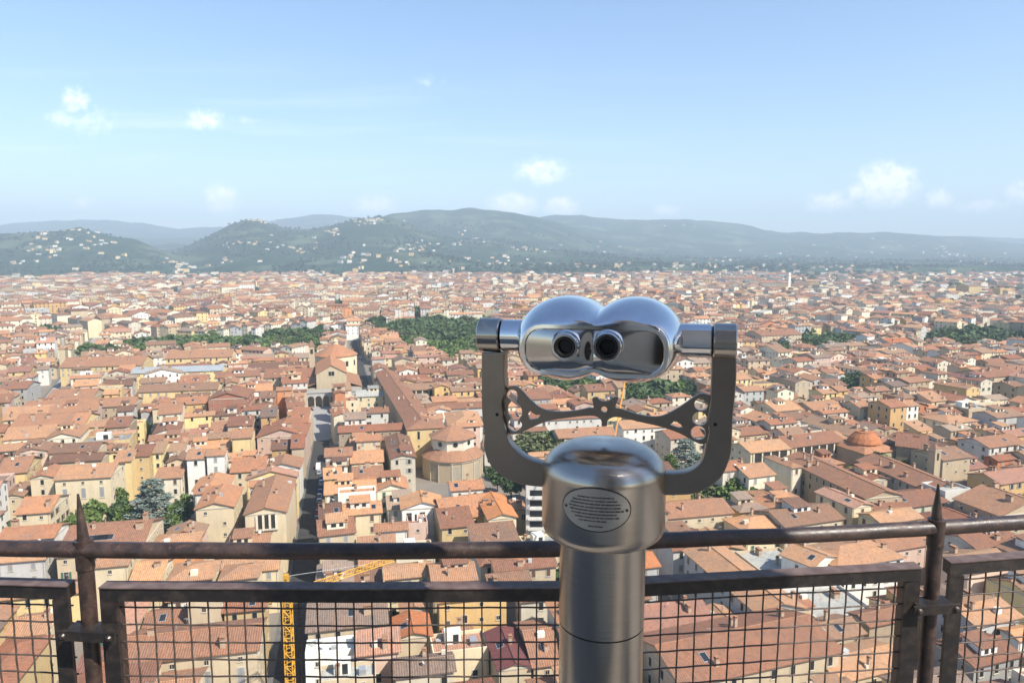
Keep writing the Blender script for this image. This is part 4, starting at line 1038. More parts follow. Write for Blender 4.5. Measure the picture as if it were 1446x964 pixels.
def trunk_mesh(seed, kind):
    q = random.Random(seed); mb = MB(); mb.tube([(0, 0, 0), (.01, 0, .25), (0, .01, .5 if kind != 'cedar' else .95)], [.028, .02, .008], BARK, 7)
    for i in range(6 if kind != 'tall' else 2):
        a = q.uniform(0, 6.28); z = q.uniform(.22, .5); r = q.uniform(.2, .34) if kind != 'tall' else .1
        mb.tube([(0, 0, z), (r * .5 * math.cos(a), r * .5 * math.sin(a), z + .12), (r * math.cos(a), r * math.sin(a), z + .26)], [.012, .008, .003], BARK, 5)
    return mb.data('trunk')
TP = {}
for kd, mt in (('g', 0), ('d', 1), ('o', 2)):
    TP[kd] = [(crown_mesh('broad', 10 * mt + i, 1500, .042, LEAF[mt]), trunk_mesh(i + mt, 'broad')) for i in range(3)]
TP['b'] = [(crown_mesh('tall', 77 + i, 900, .03, LEAF[1]), trunk_mesh(5, 'tall')) for i in range(2)]
TP['cedar'] = [(crown_mesh('cedar', 91, 5200, .026, LEAF[3]), trunk_mesh(8, 'cedar'))]
TREES = []
rt = random.Random(3)
NAMEK = dict(g='broadleaf_tree', d='dark_tree', o='olive_tree', b='cypress_tree', cedar='cedar_tree')
def tree(x, y, h, kd, wr=1.0, z=0):
    cm, tm = rt.choice(TP[kd]); root = empty(NAMEK[kd], (x, y, z), rt.uniform(0, 6.28)); sc = (h * wr, h * wr, h)
    a = inst(tm, 'trunk', root, (0, 0, 0), 0, sc); b = inst(cm, 'crown', root, (0, 0, 0), 0, sc)
    TREES.append(dict(root=root, x=x, y=y, h=h, kd=kd, w=wr)); return root
for (px, py, wpx, hh, kd) in SING:
    c = P(px, py, hh * .6); dd = proj(c.x, c.y, hh * .6)[2]; w_m = wpx / F * dd
    nat = {'cedar': 1.1, 'g': 1.02, 'd': 1.02, 'o': 1.02}[kd[0] if kd != 'cedar' else kd]
    tree(c.x, c.y, hh, kd if kd == 'cedar' else kd[0], max(.75, min(2.2, w_m / hh / nat)))
for (pk, n, kinds), pp in zip(PARKS, parkpoly):
    xs = [p.x for p in pp]; ys = [p.y for p in pp]; k = 0; placed = []
    for tr_ in range(4000):
        x, y = rt.uniform(min(xs), max(xs)), rt.uniform(min(ys), max(ys))
        if not inpoly(x, y, [(p.x, p.y) for p in pp]): continue
        if any((x - a) ** 2 + (y - b) ** 2 < 22 for a, b in placed): continue
        placed.append((x, y)); tree(x, y, rt.uniform(10, 16), rt.choice(kinds), rt.uniform(1.2, 1.75)); k += 1
        if k >= n: break
print('TREES', len(TREES))
# ground cover of the parks
GRASS = rough_mat('park_grass', (.05, .075, .025), (.10, .12, .05), .2, 1)
for pp in parkpoly:
    mb = MB(); mb.add([(p.x, p.y, .05) for p in pp], [tuple(range(len(pp)))], GRASS); tag(mb.build('lawn'), 'green garden ground under the trees', None, None, 'structure')
# far trees: one mass
def mass_trees(pts, name, label, mat, n0):
    mb = MB(); q = np.random.RandomState(4)
    for (x, y, z, h) in pts:
        d_ = math.hypot(x, y); n = n0 if d_ < 1300 else max(12, n0 // 3); cs = h * (.085 if d_ < 1300 else .17) * (1.25 if n0 < 30 else 1)
        for i in range(n):
            v = q.randn(3); v /= np.linalg.norm(v); rr_ = .5 * (.6 + .4 * q.rand()); c = np.array((x, y, z + h * .55)) + v * np.array((h * .55, h * .55, h * .45)) * rr_ * 2 * .85
            a = q.randn(3); a /= np.linalg.norm(a); b = np.cross(a, q.randn(3)); b /= np.linalg.norm(b); s_ = cs * q.uniform(.7, 1.3)
            mb.add([c - a * s_ - b * s_, c + a * s_ - b * s_, c + a * s_ + b * s_, c - a * s_ + b * s_], [(0, 1, 2, 3)], mat)
    tag(mb.build(name), label, 'trees', None, 'stuff')
pts = []
for (x, y) in GARD:
    if math.hypot(x, y) < 900 and blocked(x, y): continue
    r = math.hypot(x, y)
    for k in range(1 if r < 900 else 2 if r < 1700 else 4):
        if rt.random() < (.75 if r < 900 else .9): pts.append((x + rt.gauss(0, 4 + r / 200), y + rt.gauss(0, 4 + r / 200), 0, rt.uniform(6, 10) if r < 900 else rt.uniform(9, 16)))
for (cx_, cy_, sx_, sy_, n) in [(250,492,110,3,60),(420,478,40,4,40),(615,470,70,10,120),(1375,478,80,6,90),(1165,486,40,5,50),(930,562,40,8,30),(330,470,60,2,20),(60,470,30,3,12),(720,500,40,4,14),(1080,450,60,4,24),(560,430,60,3,24),(860,405,120,3,50),(450,400,120,2,40),(1290,404,110,3,260),(1240,398,60,2,120),(1400,398,60,2,80),(1180,455,40,5,24),(1350,450,60,4,40),(30,404,40,5,120),(170,412,40,5,60),(610,440,50,3,30),(1300,432,80,5,50),(230,448,30,5,20),(690,402,40,2,60),(520,420,20,3,14),(90,438,30,3,14)]:
    for i in range(n):
        c = P(cx_ + rt.gauss(0, .5) * sx_, max(386, cy_ + rt.gauss(0, .6) * sy_), 5); pts.append((c.x, c.y, 0, rt.uniform(10, 17)))
pts = [p_ for p_ in pts if math.hypot(p_[0], p_[1]) > 1000 or not (any(blocked(p_[0] + a_, p_[1] + b_) for a_ in (-3, 3) for b_ in (-3, 3)) and not any(inpoly(p_[0], p_[1], [(c_.x, c_.y) for c_ in pp]) for pp in parkpoly))]
mass_trees(pts, 'distant_city_trees', 'dark tree tops scattered between the distant roofs', LEAF[1], 70)
pts = []
for pp in parkpoly[:9] + parkpoly[10:11] + parkpoly[17:18]:
    xs = [p.x for p in pp]; ys = [p.y for p in pp]; ar = 0
    for i in range(900):
        x, y = rt.uniform(min(xs), max(xs)), rt.uniform(min(ys), max(ys))
        if inpoly(x, y, [(p.x, p.y) for p in pp]) and not any(p_[0] == 1e9 for p_ in ()): pts.append((x, y, 0, rt.uniform(6, 12)))
        if len(pts) > 2600: break
mass_trees(pts, 'garden_shrubs', 'thick green undergrowth between the park trees', LEAF[0], 60)
pts = []
for i in range(17000):
    y = 2560 + 3000 * rt.random() ** 1.3; x = rt.uniform(-.85, .85) * y; z = hill_z(x, y)
    if y < 3000 and rt.random() < .5 * (3000 - y) / 440: continue
    if fbm(x / 300, y / 300, 4) < rt.uniform(-.15, .35) and y > 2700: continue
    pts.append((x, y, z - 2, rt.uniform(8, 17)))
HW = rough_mat('hill_wood_leaf', (.014, .032, .020), (.036, .062, .034), .02, .8)
mass_trees(pts, 'hillside_woods', 'dark woods covering the lower slopes of the hills', HW, 26)
# ---------------------------------------------------------------- vehicles
CARC = dict(white=(.75, .75, .74), silver=(.45, .46, .48), black=(.02, .02, .022), red=(.35, .03, .025), blue=(.04, .08, .2), grey=(.16, .17, .18))
CARM = {k: flat_mat('car_paint_' + k, v, .3, .0 if k in ('white', 'red') else .3, .5) for k, v in CARC.items()}; RUB = flat_mat('rubber', (.015, .015, .015), .8)
def car(x, y, ang, colr, van, label, group):
    root = empty('parked_van' if van else 'parked_car', (x, y, .012), ang); L, W = (2.5, .98) if van else (2.05, .86)
    prof = [(-L,.35),(-L,1.0),(-L*.95,2.2),(L*.55,2.25),(L*.75,1.3),(L,1.1),(L,.35)] if van else [(-L,.32),(-L,.85),(-L*.86,.95),(-L*.55,1.42),(L*.2,1.45),(L*.5,.98),(L*.93,.84),(L,.7),(L,.32)]
    n = len(prof); mb = MB(); V = []
    for sy in (-1, 1):
        for (a, b) in prof: V.append((a, sy * W * (1 if b < 1.0 else .88), b))
    mb.add(V, [tuple(range(n)), tuple(reversed(range(n, 2*n)))] + [(i + n, (i + 1) % n + n, (i + 1) % n, i) for i in range(n)], CARM[colr]); mb.build('body', root)
    g = MB()
    if van: g.box(-.9, .9, -.02, .02, 0, .75, GLASS, Matrix.Translation((L*.655, 0, 1.42)) @ Matrix.Rotation(math.pi/2, 4, 'Z') @ Matrix.Rotation(R(-12), 4, 'X')); g.box(L*.2, L*.55, -W*.9-.02, W*.9+.02, 1.4, 2.0, GLASS)
    else: g.box(-L*.55, L*.28, -W*.93, W*.93, .98, 1.34, GLASS); g.add([(L*.22,-W*.8,1.44),(L*.22,W*.8,1.44),(L*.51,W*.8,1.0),(L*.51,-W*.8,1.0)], [(0,1,2,3)], GLASS); g.add([(-L*.57,-W*.8,1.44),(-L*.57,W*.8,1.44),(-L*.88,W*.8,1.0),(-L*.88,-W*.8,1.0)], [(0,1,2,3)], GLASS)
    g.build('windows', root)
    for sx in (-.62, .62):
        for sy in (-1, 1):
            k = MB(); k.lathe([(.32, -.11), (.32, .11)], RUB, 14, M=Matrix.Translation((L*sx, sy*(W-.06), .32)) @ Matrix.Rotation(math.pi/2, 4, 'X')); k.build('wheel', root)
    tag(root, label, 'van' if van else 'car', group); return root
sdir = Vector(ST1[1]) - Vector(ST1[0]); sang = math.atan2(sdir.y, sdir.x); SV0 = 40
def on_street(v, off): return UV(-13.9 + off, v)
van_v = None
c = P(440, 662, 0); v_ = -c.x * math.sin(TH) + c.y * math.cos(TH); x, y = on_street(v_, 0); car(x, y, sang, 'white', True, 'white van driving up the shaded street', None)
cars_s = [(v_ - 7, .6, 'silver'), (v_ - 15, 1.9, 'grey'), (v_ - 20.5, 1.9, 'silver'), (v_ - 26, 1.9, 'black'), (v_ - 31.5, 1.9, 'blue'), (v_ - 37, 1.9, 'grey'), (v_ - 42.5, 1.9, 'silver'), (v_ - 54, 1.9, 'red'), (v_ - 60, 1.9, 'grey')]
for i, (vv, off, cc) in enumerate(cars_s):
    x, y = on_street(vv, off)
    car(x, y, sang, cc, False, ['silver car following the white van in the shaded street', 'grey car parked farthest up the shaded street', 'silver car parked second from the van in the shaded street', 'black car parked in the shaded street', 'blue car parked in the shaded street',
      'grey car parked behind the blue one in the shaded street', 'silver car last of the line before the gap in the shaded street', 'red car parked nearest the rail in the shaded street', 'grey car parked below the red one in the shaded street'][i], 'cars along the shaded street')
q = random.Random(2); cl = ['white', 'silver', 'black', 'grey', 'white', 'silver', 'blue', 'grey', 'white', 'black', 'silver', 'red']
for i in range(12):
    r_, c_ = divmod(i, 4); x = car_c.x + (c_ - 1.5) * 2.6 * math.cos(TH) - (r_ - 1) * 5.6 * math.sin(TH); y = car_c.y + (c_ - 1.5) * 2.6 * math.sin(TH) + (r_ - 1) * 5.6 * math.cos(TH)
    car(x, y, TH + math.pi / 2 + q.uniform(-.06, .06), cl[i], False, '%s car, %s in the %s row of the small car park' % (cl[i], ['leftmost', 'second from left', 'third from left', 'rightmost'][c_], ['near', 'middle', 'far'][r_]), 'cars in the small car park')
# ---------------------------------------------------------------- cranes
YEL = rough_mat('crane_yellow', (.62, .33, .03), (.42, .22, .03), 3, .55); ORG = flat_mat('crane_orange', (.75, .30, .03), .5)
def lattice(mb, a, b, w_, bay, mat, tri=False, r=.045):
    a, b = Vector(a), Vector(b); d = (b - a); L = d.length; d.normalize(); up = Vector((0, 0, 1)) if abs(d.z) < .9 else Vector((1, 0, 0)); s_ = d.cross(up).normalized(); u = s_.cross(d).normalized()
    cs = [(-1, -1), (1, -1), (1, 1), (-1, 1)] if not tri else [(-1, -1), (1, -1), (0, 1)]
    off = [s_ * (x * w_ / 2) + u * (y * w_ / 2) for x, y in cs]; n = max(2, int(L / bay))
    for o in off: mb.tube([a + o, b + o], r * 1.7, mat, 4)
    for i in range(n):
        p0, p1 = a + d * (L * i / n), a + d * (L * (i + 1) / n)
        for k in range(len(off)):
            o0, o1 = off[k], off[(k + 1) % len(off)]
            mb.tube([p0 + (o0 if i % 2 else o1), p1 + (o1 if i % 2 else o0)], r, mat, 4); mb.tube([p0 + o0, p0 + o1], r, mat, 4)
cr = empty('tower_crane', (-35.2, 105, 0)); tag(cr, 'yellow lattice tower crane rising behind the left mesh beside the shaded street', 'crane')
m_ = MB(); lattice(m_, (0, 0, 0), (0, 0, 37.4), 1.2, 1.15, YEL, r=.06); m_.build('mast', cr)
jd = Vector((14.2, 12.7, 0)).normalized()
m_ = MB(); lattice(m_, Vector((0, 0, 37.5)) - jd * 1, Vector((0, 0, 37.5)) + jd * 19.5, .85, .9, YEL, True, .045); m_.build('jib', cr)
m_ = MB(); lattice(m_, Vector((0, 0, 37.4)), Vector((0, 0, 40.3)), .5, .7, YEL, r=.05); m_.box(-.35, .35, -.35, .35, 39.9, 40.6, YEL); m_.build('tower_head', cr)
m_ = MB(); m_.tube([(0, 0, 40.3), tuple(Vector((0, 0, 38)) + jd * 14)], .03, METALR, 4); m_.tube([(0, 0, 40.3), tuple(Vector((0, 0, 37.9)) - jd * 2.6)], .03, METALR, 4); m_.build('tie_cable', cr)
m_ = MB(); lattice(m_, Vector((0, 0, 37.5)) - jd * 3, Vector((0, 0, 37.5)) - jd * 1, .8, .9, YEL, r=.05); m_.build('counter_jib', cr)
m_ = MB(); m_.box(-2.2, 2.2, -2.2, 2.2, 0, .8, RM['concrete']); m_.build('base', cr)
b0 = Vector((ray(864, 640).x / ray(864, 640).y * 175, 175, CAMZ + ray(864, 640).z / ray(864, 640).y * 175)); b1 = Vector((ray(884, 530).x / ray(884, 530).y * 182, 182, CAMZ + ray(884, 530).z / ray(884, 530).y * 182))
dr_ = (b1 - b0).normalized(); base = b0 - dr_ * (b0.z / dr_.z); oc_ = empty('mobile_crane', (base.x, base.y, 0)); tag(oc_, 'orange telescopic crane boom seen slanting through the viewer yoke', 'crane')
m_ = MB(); l_ = b1 - base; m_.tube([(0, 0, 1.6), tuple(l_ * .45)], .34, ORG, 6); m_.tube([tuple(l_ * .45), tuple(l_ * .75)], .26, ORG, 6); m_.tube([tuple(l_ * .75), tuple(l_ * 1.1)], .18, ORG, 6); m_.build('boom', oc_)
m_ = MB(); m_.box(-4, 4, -1.25, 1.25, .7, 1.7, ORG); m_.box(-4, -2.4, -1.2, 1.2, 1.71, 2.9, ORG); m_.build('carrier', oc_)
for sx in (-3, -1, 1.5, 3):
    for sy in (-1, 1): k = MB(); k.lathe([(.55, -.15), (.55, .15)], RUB, 14, M=Matrix.Translation((sx, sy * 1.15, .55)) @ Matrix.Rotation(math.pi/2, 4, 'X')); k.build('wheel', oc_)
#@@TERRACE
# ---------------------------------------------------------------- dome, terrace, lantern behind the camera
MARB = rough_mat('marble', (.55, .50, .42), (.68, .63, .55), 1.5, .6); FLOOR = rough_mat('terrace_stone', (.20, .18, .16), (.33, .30, .27), 2.5, .8)
FZ = CAMZ - 1.66
TC = Vector((.35, -2.6, 0))
dm = empty('cathedral_dome', (TC.x, TC.y, 0)); tag(dm, 'octagonal brick dome under the terrace', 'dome')
m_ = MB(); pr = [(23, 52), (22.6, 60), (20.5, 68), (17, 76), (12, 83), (6, 87.6), (4.6, FZ - .35)]
m_.lathe(pr, RM['terracotta'], 8, rot=R(22.5)); m_.build('shell', dm, uv=True)
m_ = MB(); m_.lathe([(23.5, 0), (23.5, 52)], WM['white'], 8, rot=R(22.5)); m_.build('drum', dm)
m_ = MB(); m_.lathe([(4.75, FZ - .3), (4.85, FZ)], FLOOR, 48, (TC.x, TC.y, 0)); te = m_.build('terrace'); tag(te, 'round stone viewing terrace', None, None, 'structure')
ln = empty('dome_lantern', (TC.x, TC.y, FZ)); tag(ln, 'white marble lantern standing behind the camera', 'lantern')
m_ = MB(); m_.lathe([(2.0, 0), (2.0, .5), (1.75, .6), (1.75, 9), (2.3, 9.2), (2.3, 9.8), (1.6, 10), (.2, 15)], MARB, 8, rot=R(22.5)); m_.build('core', ln)
for k in range(8):
    an = R(45) * k; Mx = Matrix.Rotation(an, 4, 'Z') @ Matrix.Translation((1.62, 0, 0)); m_ = MB(); m_.box(.0, .10, -.2, .2, .9, 7.8, GLASS, Mx); m_.build('window', ln)
# unseen block added to throw shade over the right half of the rail
O_ = Vector((.138, 1.08, 0)); bd = Vector((math.sin(R(SUN_AZ)), math.cos(R(SUN_AZ)), 0)); bp_ = Vector((.33, 1.52, 0)) + bd * 2.55
m_ = MB(); Mb = Matrix.Translation(bp_) @ Matrix.Rotation(math.atan2(bd.y, bd.x), 4, 'Z'); m_.box(-.3, .3, -.24, .24, 0, 6.2, MARB, Mb); m_.box(-.4, .4, -.3, .3, 6.21, 6.6, MARB, Mb)
bt_ = m_.build('rail_shade_block', loc=(0, 0, FZ)); tag(bt_, 'unseen marble block added to shade the rail, to the right behind the camera', 'shade block')
bp2 = Vector((O_.x + .02, O_.y, 0)) + bd * 3.0  # second unseen block, slimmer, added to keep the sun off the viewer cap
m_ = MB(); Mb = Matrix.Translation(bp2) @ Matrix.Rotation(math.atan2(bd.y, bd.x), 4, 'Z'); m_.box(-.2, .2, -.11, .11, 0, 6.2, MARB, Mb)
m_.box(-.26, .26, -.15, .15, 6.21, 6.5, MARB, Mb); tag(m_.build('viewer_shade_block', loc=(0, 0, FZ)), 'unseen slim marble block added to shade the viewer', 'column')
# ---------------------------------------------------------------- railing
mt, t, b = newmat('rusty_brown_paint'); tcn = t.a('ShaderNodeNewGeometry').outputs['Position']; n1 = t.noise(tcn, 22, 6, .7); n2 = t.noise(tcn, 90, 3, .6)
cc = t.mix(t.ramp(n1, [(.42, 0.), (.62, 1.)]), (.027, .0175, .0145), (.062, .036, .029)); cc = t.mix(t.ramp(n2, [(.6, 0.), (.72, .7)]), cc, (.13, .07, .05))
t.link(cc, b.inputs['Base Color']); t.link(t.ramp(n1, [(.3, .3), (.7, .6)]), b.inputs['Roughness']); b.inputs['Specular IOR Level'].default_value = .6
bp = t.a('ShaderNodeBump'); bp.inputs['Strength'].default_value = .35; bp.inputs['Distance'].default_value = .002; t.link(n2, bp.inputs['Height']); t.link(bp.outputs[0], b.inputs['Normal']); RUST = mt
mt, t, b = newmat('dark_iron'); n1 = t.noise(t.a('ShaderNodeNewGeometry').outputs['Position'], 35, 5, .7)
t.link(t.mix(t.ramp(n1, [(.45, 0.), (.7, 1.)]), (.014, .012, .012), (.045, .033, .028)), b.inputs['Base Color']); b.inputs['Roughness'].default_value = .5; IRON = mt
ZR, ZT = CAMZ - .652, CAMZ - .743
rail = [P(x, y, ZR) for x, y in ((-330, 768), (0, 773.5), (117, 775.5), (420, 778), (570, 777.5), (780, 775), (860, 769), (938, 762), (1164, 754), (1323, 744.5), (1444, 737), (1700, 722))]
ra = empty('railing', (0, 1.5, FZ)); tag(ra, 'rust brown tubular handrail with two spiked posts along the terrace edge', 'railing')
def loc_(o): o.matrix_parent_inverse = ra.matrix_basis.inverted() if False else Matrix.Translation((0, -1.5, -FZ)); return o
pts = []
for i in range(len(rail) - 1):
    for k in range(8): pts.append(rail[i].lerp(rail[i + 1], k / 8))
pts.append(rail[-1])
pts = [p + Vector((0, 0, .0014 * mn.noise(p * 9) + 0)) for p in pts]
m_ = MB(); m_.tube(pts, .0182, RUST, 20); hr = loc_(m_.build('handrail', ra, smooth=True))
def post(pxt, pyt, pxr, pyr):
    p = P(pxr, pyr, ZR); s_ = ray(pxt, pyt); tt = p.y / s_.y; top = Vector((s_.x * tt, p.y, CAMZ + s_.z * tt))
    m_ = MB(); m_.tube([(p.x, p.y, FZ), (p.x, p.y, ZR - .03)], [.0172, .0172], RUST, 16); m_.tube([(p.x, p.y, ZR - .045), (p.x, p.y, ZR + .022)], .0194, RUST, 16)
    o = loc_(m_.build('post', ra)); autosmooth(o)
    m_ = MB(); m_.tube([(p.x, p.y, ZR + .01), ((p.x * .55 + top.x * .45), p.y, ZR + .45 * (top.z - ZR)), tuple(top)], [.0135, .0095, .0022], RUST, 14); o = loc_(m_.build('spike', ra)); autosmooth(o)
    return p
p1 = post(110, 697, 119, 775); p2 = post(1325, 683, 1322, 745)
# mesh panels
WIRE = rough_mat('mesh_wire', (.055, .042, .036), (.13, .10, .085), 60, .5, .3)
WORN_LIT = rough_mat('worn_sunlit_red_paint', (.075, .045, .04), (.17, .12, .105), 30, .5)  # wear plus the sunlit upper face, both painted as a lighter red
def panel(tops, name_lbl, left_edge=True, right_edge=True):
    base = [P(x, y, ZT) for x, y in tops]; root = empty('mesh_panel', (base[0].x, base[0].y, FZ)); tag(root, name_lbl, 'panel', 'wire mesh panels under the handrail')
    inv = Matrix.Translation((-base[0].x, -base[0].y, -FZ))
    def B(m_, nm, sm=False): o = m_.build(nm, root, smooth=sm); o.matrix_parent_inverse = inv; return o
    cum = [0]
    for a, c in zip(base, base[1:]): cum.append(cum[-1] + (c - a).length)
    Lt = cum[-1]
    def at(s_):
        for i in range(len(base) - 1):
            if s_ <= cum[i + 1] + 1e-9: f = (s_ - cum[i]) / (cum[i + 1] - cum[i]); return base[i].lerp(base[i + 1], f)
        return base[-1]
    zb = FZ + .12; tb = .031
    def bar(nm, za, zc, dy0, dy1):
        m_ = MB(); V = []; 
        for p in base: V += [(p.x, p.y + dy0, za), (p.x, p.y + dy1, za), (p.x, p.y + dy1, zc), (p.x, p.y + dy0, zc)]
        Fs = []
        for i in range(len(base) - 1):
            for k in range(4): Fs.append((i*4+k, (i+1)*4+k, (i+1)*4+(k+1)%4, i*4+(k+1)%4))
        Fs += [(3,2,1,0), tuple(range(len(V)-4, len(V)))]; m_.add(V, Fs, IRON); return B(m_, nm)
    bar('top_bar', ZT - tb, ZT - .0005, -.004, .026); o = bar('top_lip', ZT, ZT + .0025, -.007, .029); o.data.materials[0] = WORN_LIT; o['label'] = 'worn reddish upper edge, painted lighter as if sunlit'; bar('bottom_bar', zb, zb + tb, -.004, .026)
    for s_, on in ((0, left_edge), (Lt, right_edge)):
        if not on: continue
        p = at(s_); x0 = p.x if s_ == 0 else p.x - .036
        m_ = MB(); m_.box(x0, x0 + .036, p.y - .0042, p.y + .006, zb + tb + .0005, ZT - tb - .0005, IRON)
        m_.box(x0 if s_ else x0 + .031, x0 + .005 if s_ else x0 + .036, p.y + .0062, p.y + .030, zb + tb + .0005, ZT - tb - .0005, RUST)
        B(m_, 'side_bar')
    m_ = MB(); sp = .0415; n = int(Lt / sp); q = random.Random(4)
    for i in range(1, n + 1):
        s_ = i * sp - .012
        if s_ > Lt - .03: break
        p = at(s_); wv = []
        for k in range(27): z = ZT - tb + .004 - k * .0275; wv.append((p.x + .0006 * math.sin(i * 2 + k * .35), p.y + .012 + (.0010 if (k + i) % 2 else -.0010), z))
        m_.tube(wv, .0020, WIRE, 6)
    for k in range(17):
        z = ZT - tb - .022 - k * .0415
        if z < zb + tb: break
        hv = [(at(Lt * j / (n * 1.0)).x, at(Lt * j / (n * 1.0)).y + .012 + (.0010 if (j + k) % 2 else -.0010), z + .0006 * math.sin(j * .4 + k)) for j in range(n + 1)]
        m_.tube(hv, .0020, WIRE, 6)
    B(m_, 'wire_mesh', True); return root
panel([(-330, 818), (0, 824), (96, 827)], 'left wire mesh panel, cut by the left edge of the photo')
panel([(141, 829), (500, 831), (800, 829), (935, 821), (1300, 801)], 'wide middle wire mesh panel passing behind the metal post')
panel([(1341, 794), (1446, 786), (1700, 768)], 'right wire mesh panel, cut by the right edge of the photo')
# clamp bars that tie neighbouring panels round each post
def clamp(x0, y0, x1, y1, lbl):
    pm = p1 if x0 < 700 else p2; yy_ = pm.y - .045
    def on(px, py): d = ray(px, py); t_ = yy_ / d.y; return Vector((d.x * t_, yy_, CAMZ + d.z * t_))
    a, b_ = on(x0, y0), on(x1, y1); d = b_ - a; L = d.length; m_ = MB(); M = Matrix.Translation(a) @ Matrix.Rotation(math.atan2(d.z, d.x), 4, 'Y').inverted()
    root = empty('clamp', tuple(a)); tag(root, lbl, 'clamp', 'flat clamp bars at the rail posts'); inv = Matrix.Translation(-a)
    m_.box(0, L, -.004, .004, -.011, .011, IRON, M); m_.box(.012, L - .012, .0042, .05, -.008, .008, IRON, M); o = m_.build('plate', root); o.matrix_parent_inverse = inv
    for f in (.1, .9): m_ = MB(); m_.lathe([(.0075, -.005), (.0075, .002), (.004, .006)], RUST, 10, M=M @ Matrix.Translation((L * f, -.004, 0)) @ Matrix.Rotation(math.pi / 2, 4, 'X')); o = m_.build('rivet', root); o.matrix_parent_inverse = inv
clamp(82, 896, 163, 900, 'flat iron bar clamped across the left rail post'); clamp(1291, 862, 1356, 858, 'flat iron bar clamped across the right rail post')
#@@VIEWER
# ---------------------------------------------------------------- coin operated viewer
PSI = R(-14); OY = 1.08
O = Vector((ray(858, 477).x / ray(858, 477).y * OY, OY, CAMZ + ray(858, 477).z / ray(858, 477).y * OY))
LX = Vector((math.cos(PSI), math.sin(PSI), 0)); LY = Vector((-math.sin(PSI), math.cos(PSI), 0))
def L2(px, py, yl=0.0):
    """photo pixel -> local X, Z on the plane local Y = yl"""
    d = ray(px, py); c0 = Vector((0, 0, CAMZ)); t_ = ((O + LY * yl - c0).dot(LY)) / d.dot(LY); p = c0 + d * t_ - O
    return p.dot(LX), p.z
vr = empty('tower_viewer', (O.x, O.y, FZ), PSI); tag(vr, 'polished steel coin viewer on a brushed metal post, standing before the rail', 'viewer')
DZ = O.z - FZ
def VB(m_, nm, par=None, smooth=True, ang=35):
    o = m_.build(nm, par or vr)
    if par is None: o.location = (0, 0, DZ)
    if smooth: autosmooth(o, ang)
    return o
def steel(name, col, rough, aniso=0, ns=None, nscale=(1, 1, 60), var=.05):
    m, t, b = newmat(name); b.inputs['Base Color'].default_value = (*col, 1); b.inputs['Metallic'].default_value = 1; b.inputs['Roughness'].default_value = rough
    tcn = t.a('ShaderNodeTexCoord').outputs['Object']; mp = t.a('ShaderNodeMapping'); mp.inputs['Scale'].default_value = nscale; t.link(tcn, mp.inputs[0])
    n = t.noise(mp.outputs[0], 14, 5, .7); t.link(t.m('ADD', rough - var / 2, t.m('MULTIPLY', n, var)), b.inputs['Roughness'])
    if ns:
        bp = t.a('ShaderNodeBump'); bp.inputs['Strength'].default_value = ns; bp.inputs['Distance'].default_value = .0006; t.link(n, bp.inputs['Height']); t.link(bp.outputs[0], b.inputs['Normal'])
    t.link(t.mix(t.ramp(n, [(.35, 0.), (.7, .5)]), col, tuple(x * .72 for x in col)), b.inputs['Base Color'])
    return m
CHROME = steel('polished_steel', (.76, .76, .77), .085, nscale=(1, 1, 1), var=.10); BRUSH = steel('brushed_steel', (.47, .43, .385), .22, ns=.03, nscale=(1, 1, 30), var=.10)
DSTEEL = steel('dull_dark_steel', (.29, .25, .215), .33, nscale=(1, 1, 1), var=.1); PLAT = steel('plate_steel', (.50, .48, .45), .40, var=.1); 
for mt_, an_ in ((BRUSH, .8),):
    t = NT(mt_.node_tree); b = t.n['Principled BSDF']; tg = t.a('ShaderNodeTangent', direction_type='RADIAL', axis='Z'); t.link(tg.outputs[0], b.inputs['Tangent']); b.inputs['Anisotropic'].default_value = an_
RUBB = flat_mat('black_rubber', (.012, .012, .012), .55)
INK = flat_mat('engraved_ink', (.05, .045, .04), .7)
# head: two lobes that narrow to a flat mask in front
xl, _ = L2(733, 477); xr, _ = L2(971, 477); _, zt = L2(800, 417); _, zb_ = L2(850, 541)
hcx, hw = (xl + xr) / 2 - .002, (xr - xl) / 2 * .985
lobr = .0645; lobrx = .0745; lobx = hw - lobrx
def sec_full(n=96):
    S = []
    for k in range(n):
        a = 2 * math.pi * k / n; cx_, cz_ = math.cos(a), math.sin(a)
        # radial distance to the union of two discs joined by a waist
        best = []
        for sx in (-1, 1):
            qa = (cx_ / lobrx) ** 2 + (cz_ / lobr) ** 2; qb = cx_ * sx * lobx / lobrx ** 2; qc = (lobx / lobrx) ** 2 - 1; disc = qb * qb - qa * qc
            if disc > 0: best.append((qb + math.sqrt(disc)) / qa)
        kk = 700; mxv = max(best); v = mxv + math.log(sum(math.exp(kk * (b_ - mxv)) for b_ in best)) / kk
        S.append((cx_ * v, cz_ * v))
    return S
def sec_mask(W, H, zc, r, n=96, dip=0):
    S = []
    for k in range(n):
        a = 2 * math.pi * k / n; cx_, cz_ = math.cos(a), math.sin(a); lo, hi = 0, .3
        for _ in range(26):
            m = (lo + hi) / 2; x, z = abs(cx_ * m), abs(cz_ * m); dx_, dz_ = max(0, x - (W - r)), max(0, z - (H - r))
            ins = (dx_ * dx_ + dz_ * dz_ < r * r) and x <= W and z <= H
            if ins: lo = m
            else: hi = m
        z = cz_ * lo
        if dip and z < 0: z += dip * math.exp(-(cx_ * lo / .016) ** 2)
        S.append((cx_ * lo, z + zc))
    return S
Ff = sec_full()
mW = hw * .83; zmt = L2(830, 459, -.07)[1]; zmb = L2(830, 530, -.07)[1]; mH = (zmt - zmb) / 2; mzc = (zmt + zmb) / 2
Mk = sec_mask(mW, mH, mzc, .030, dip=.006); Mk2 = sec_mask(mW - .005, mH - .005, mzc, .026, dip=.006)
lobz = (zt + zb_) / 2 * .5
rings = []
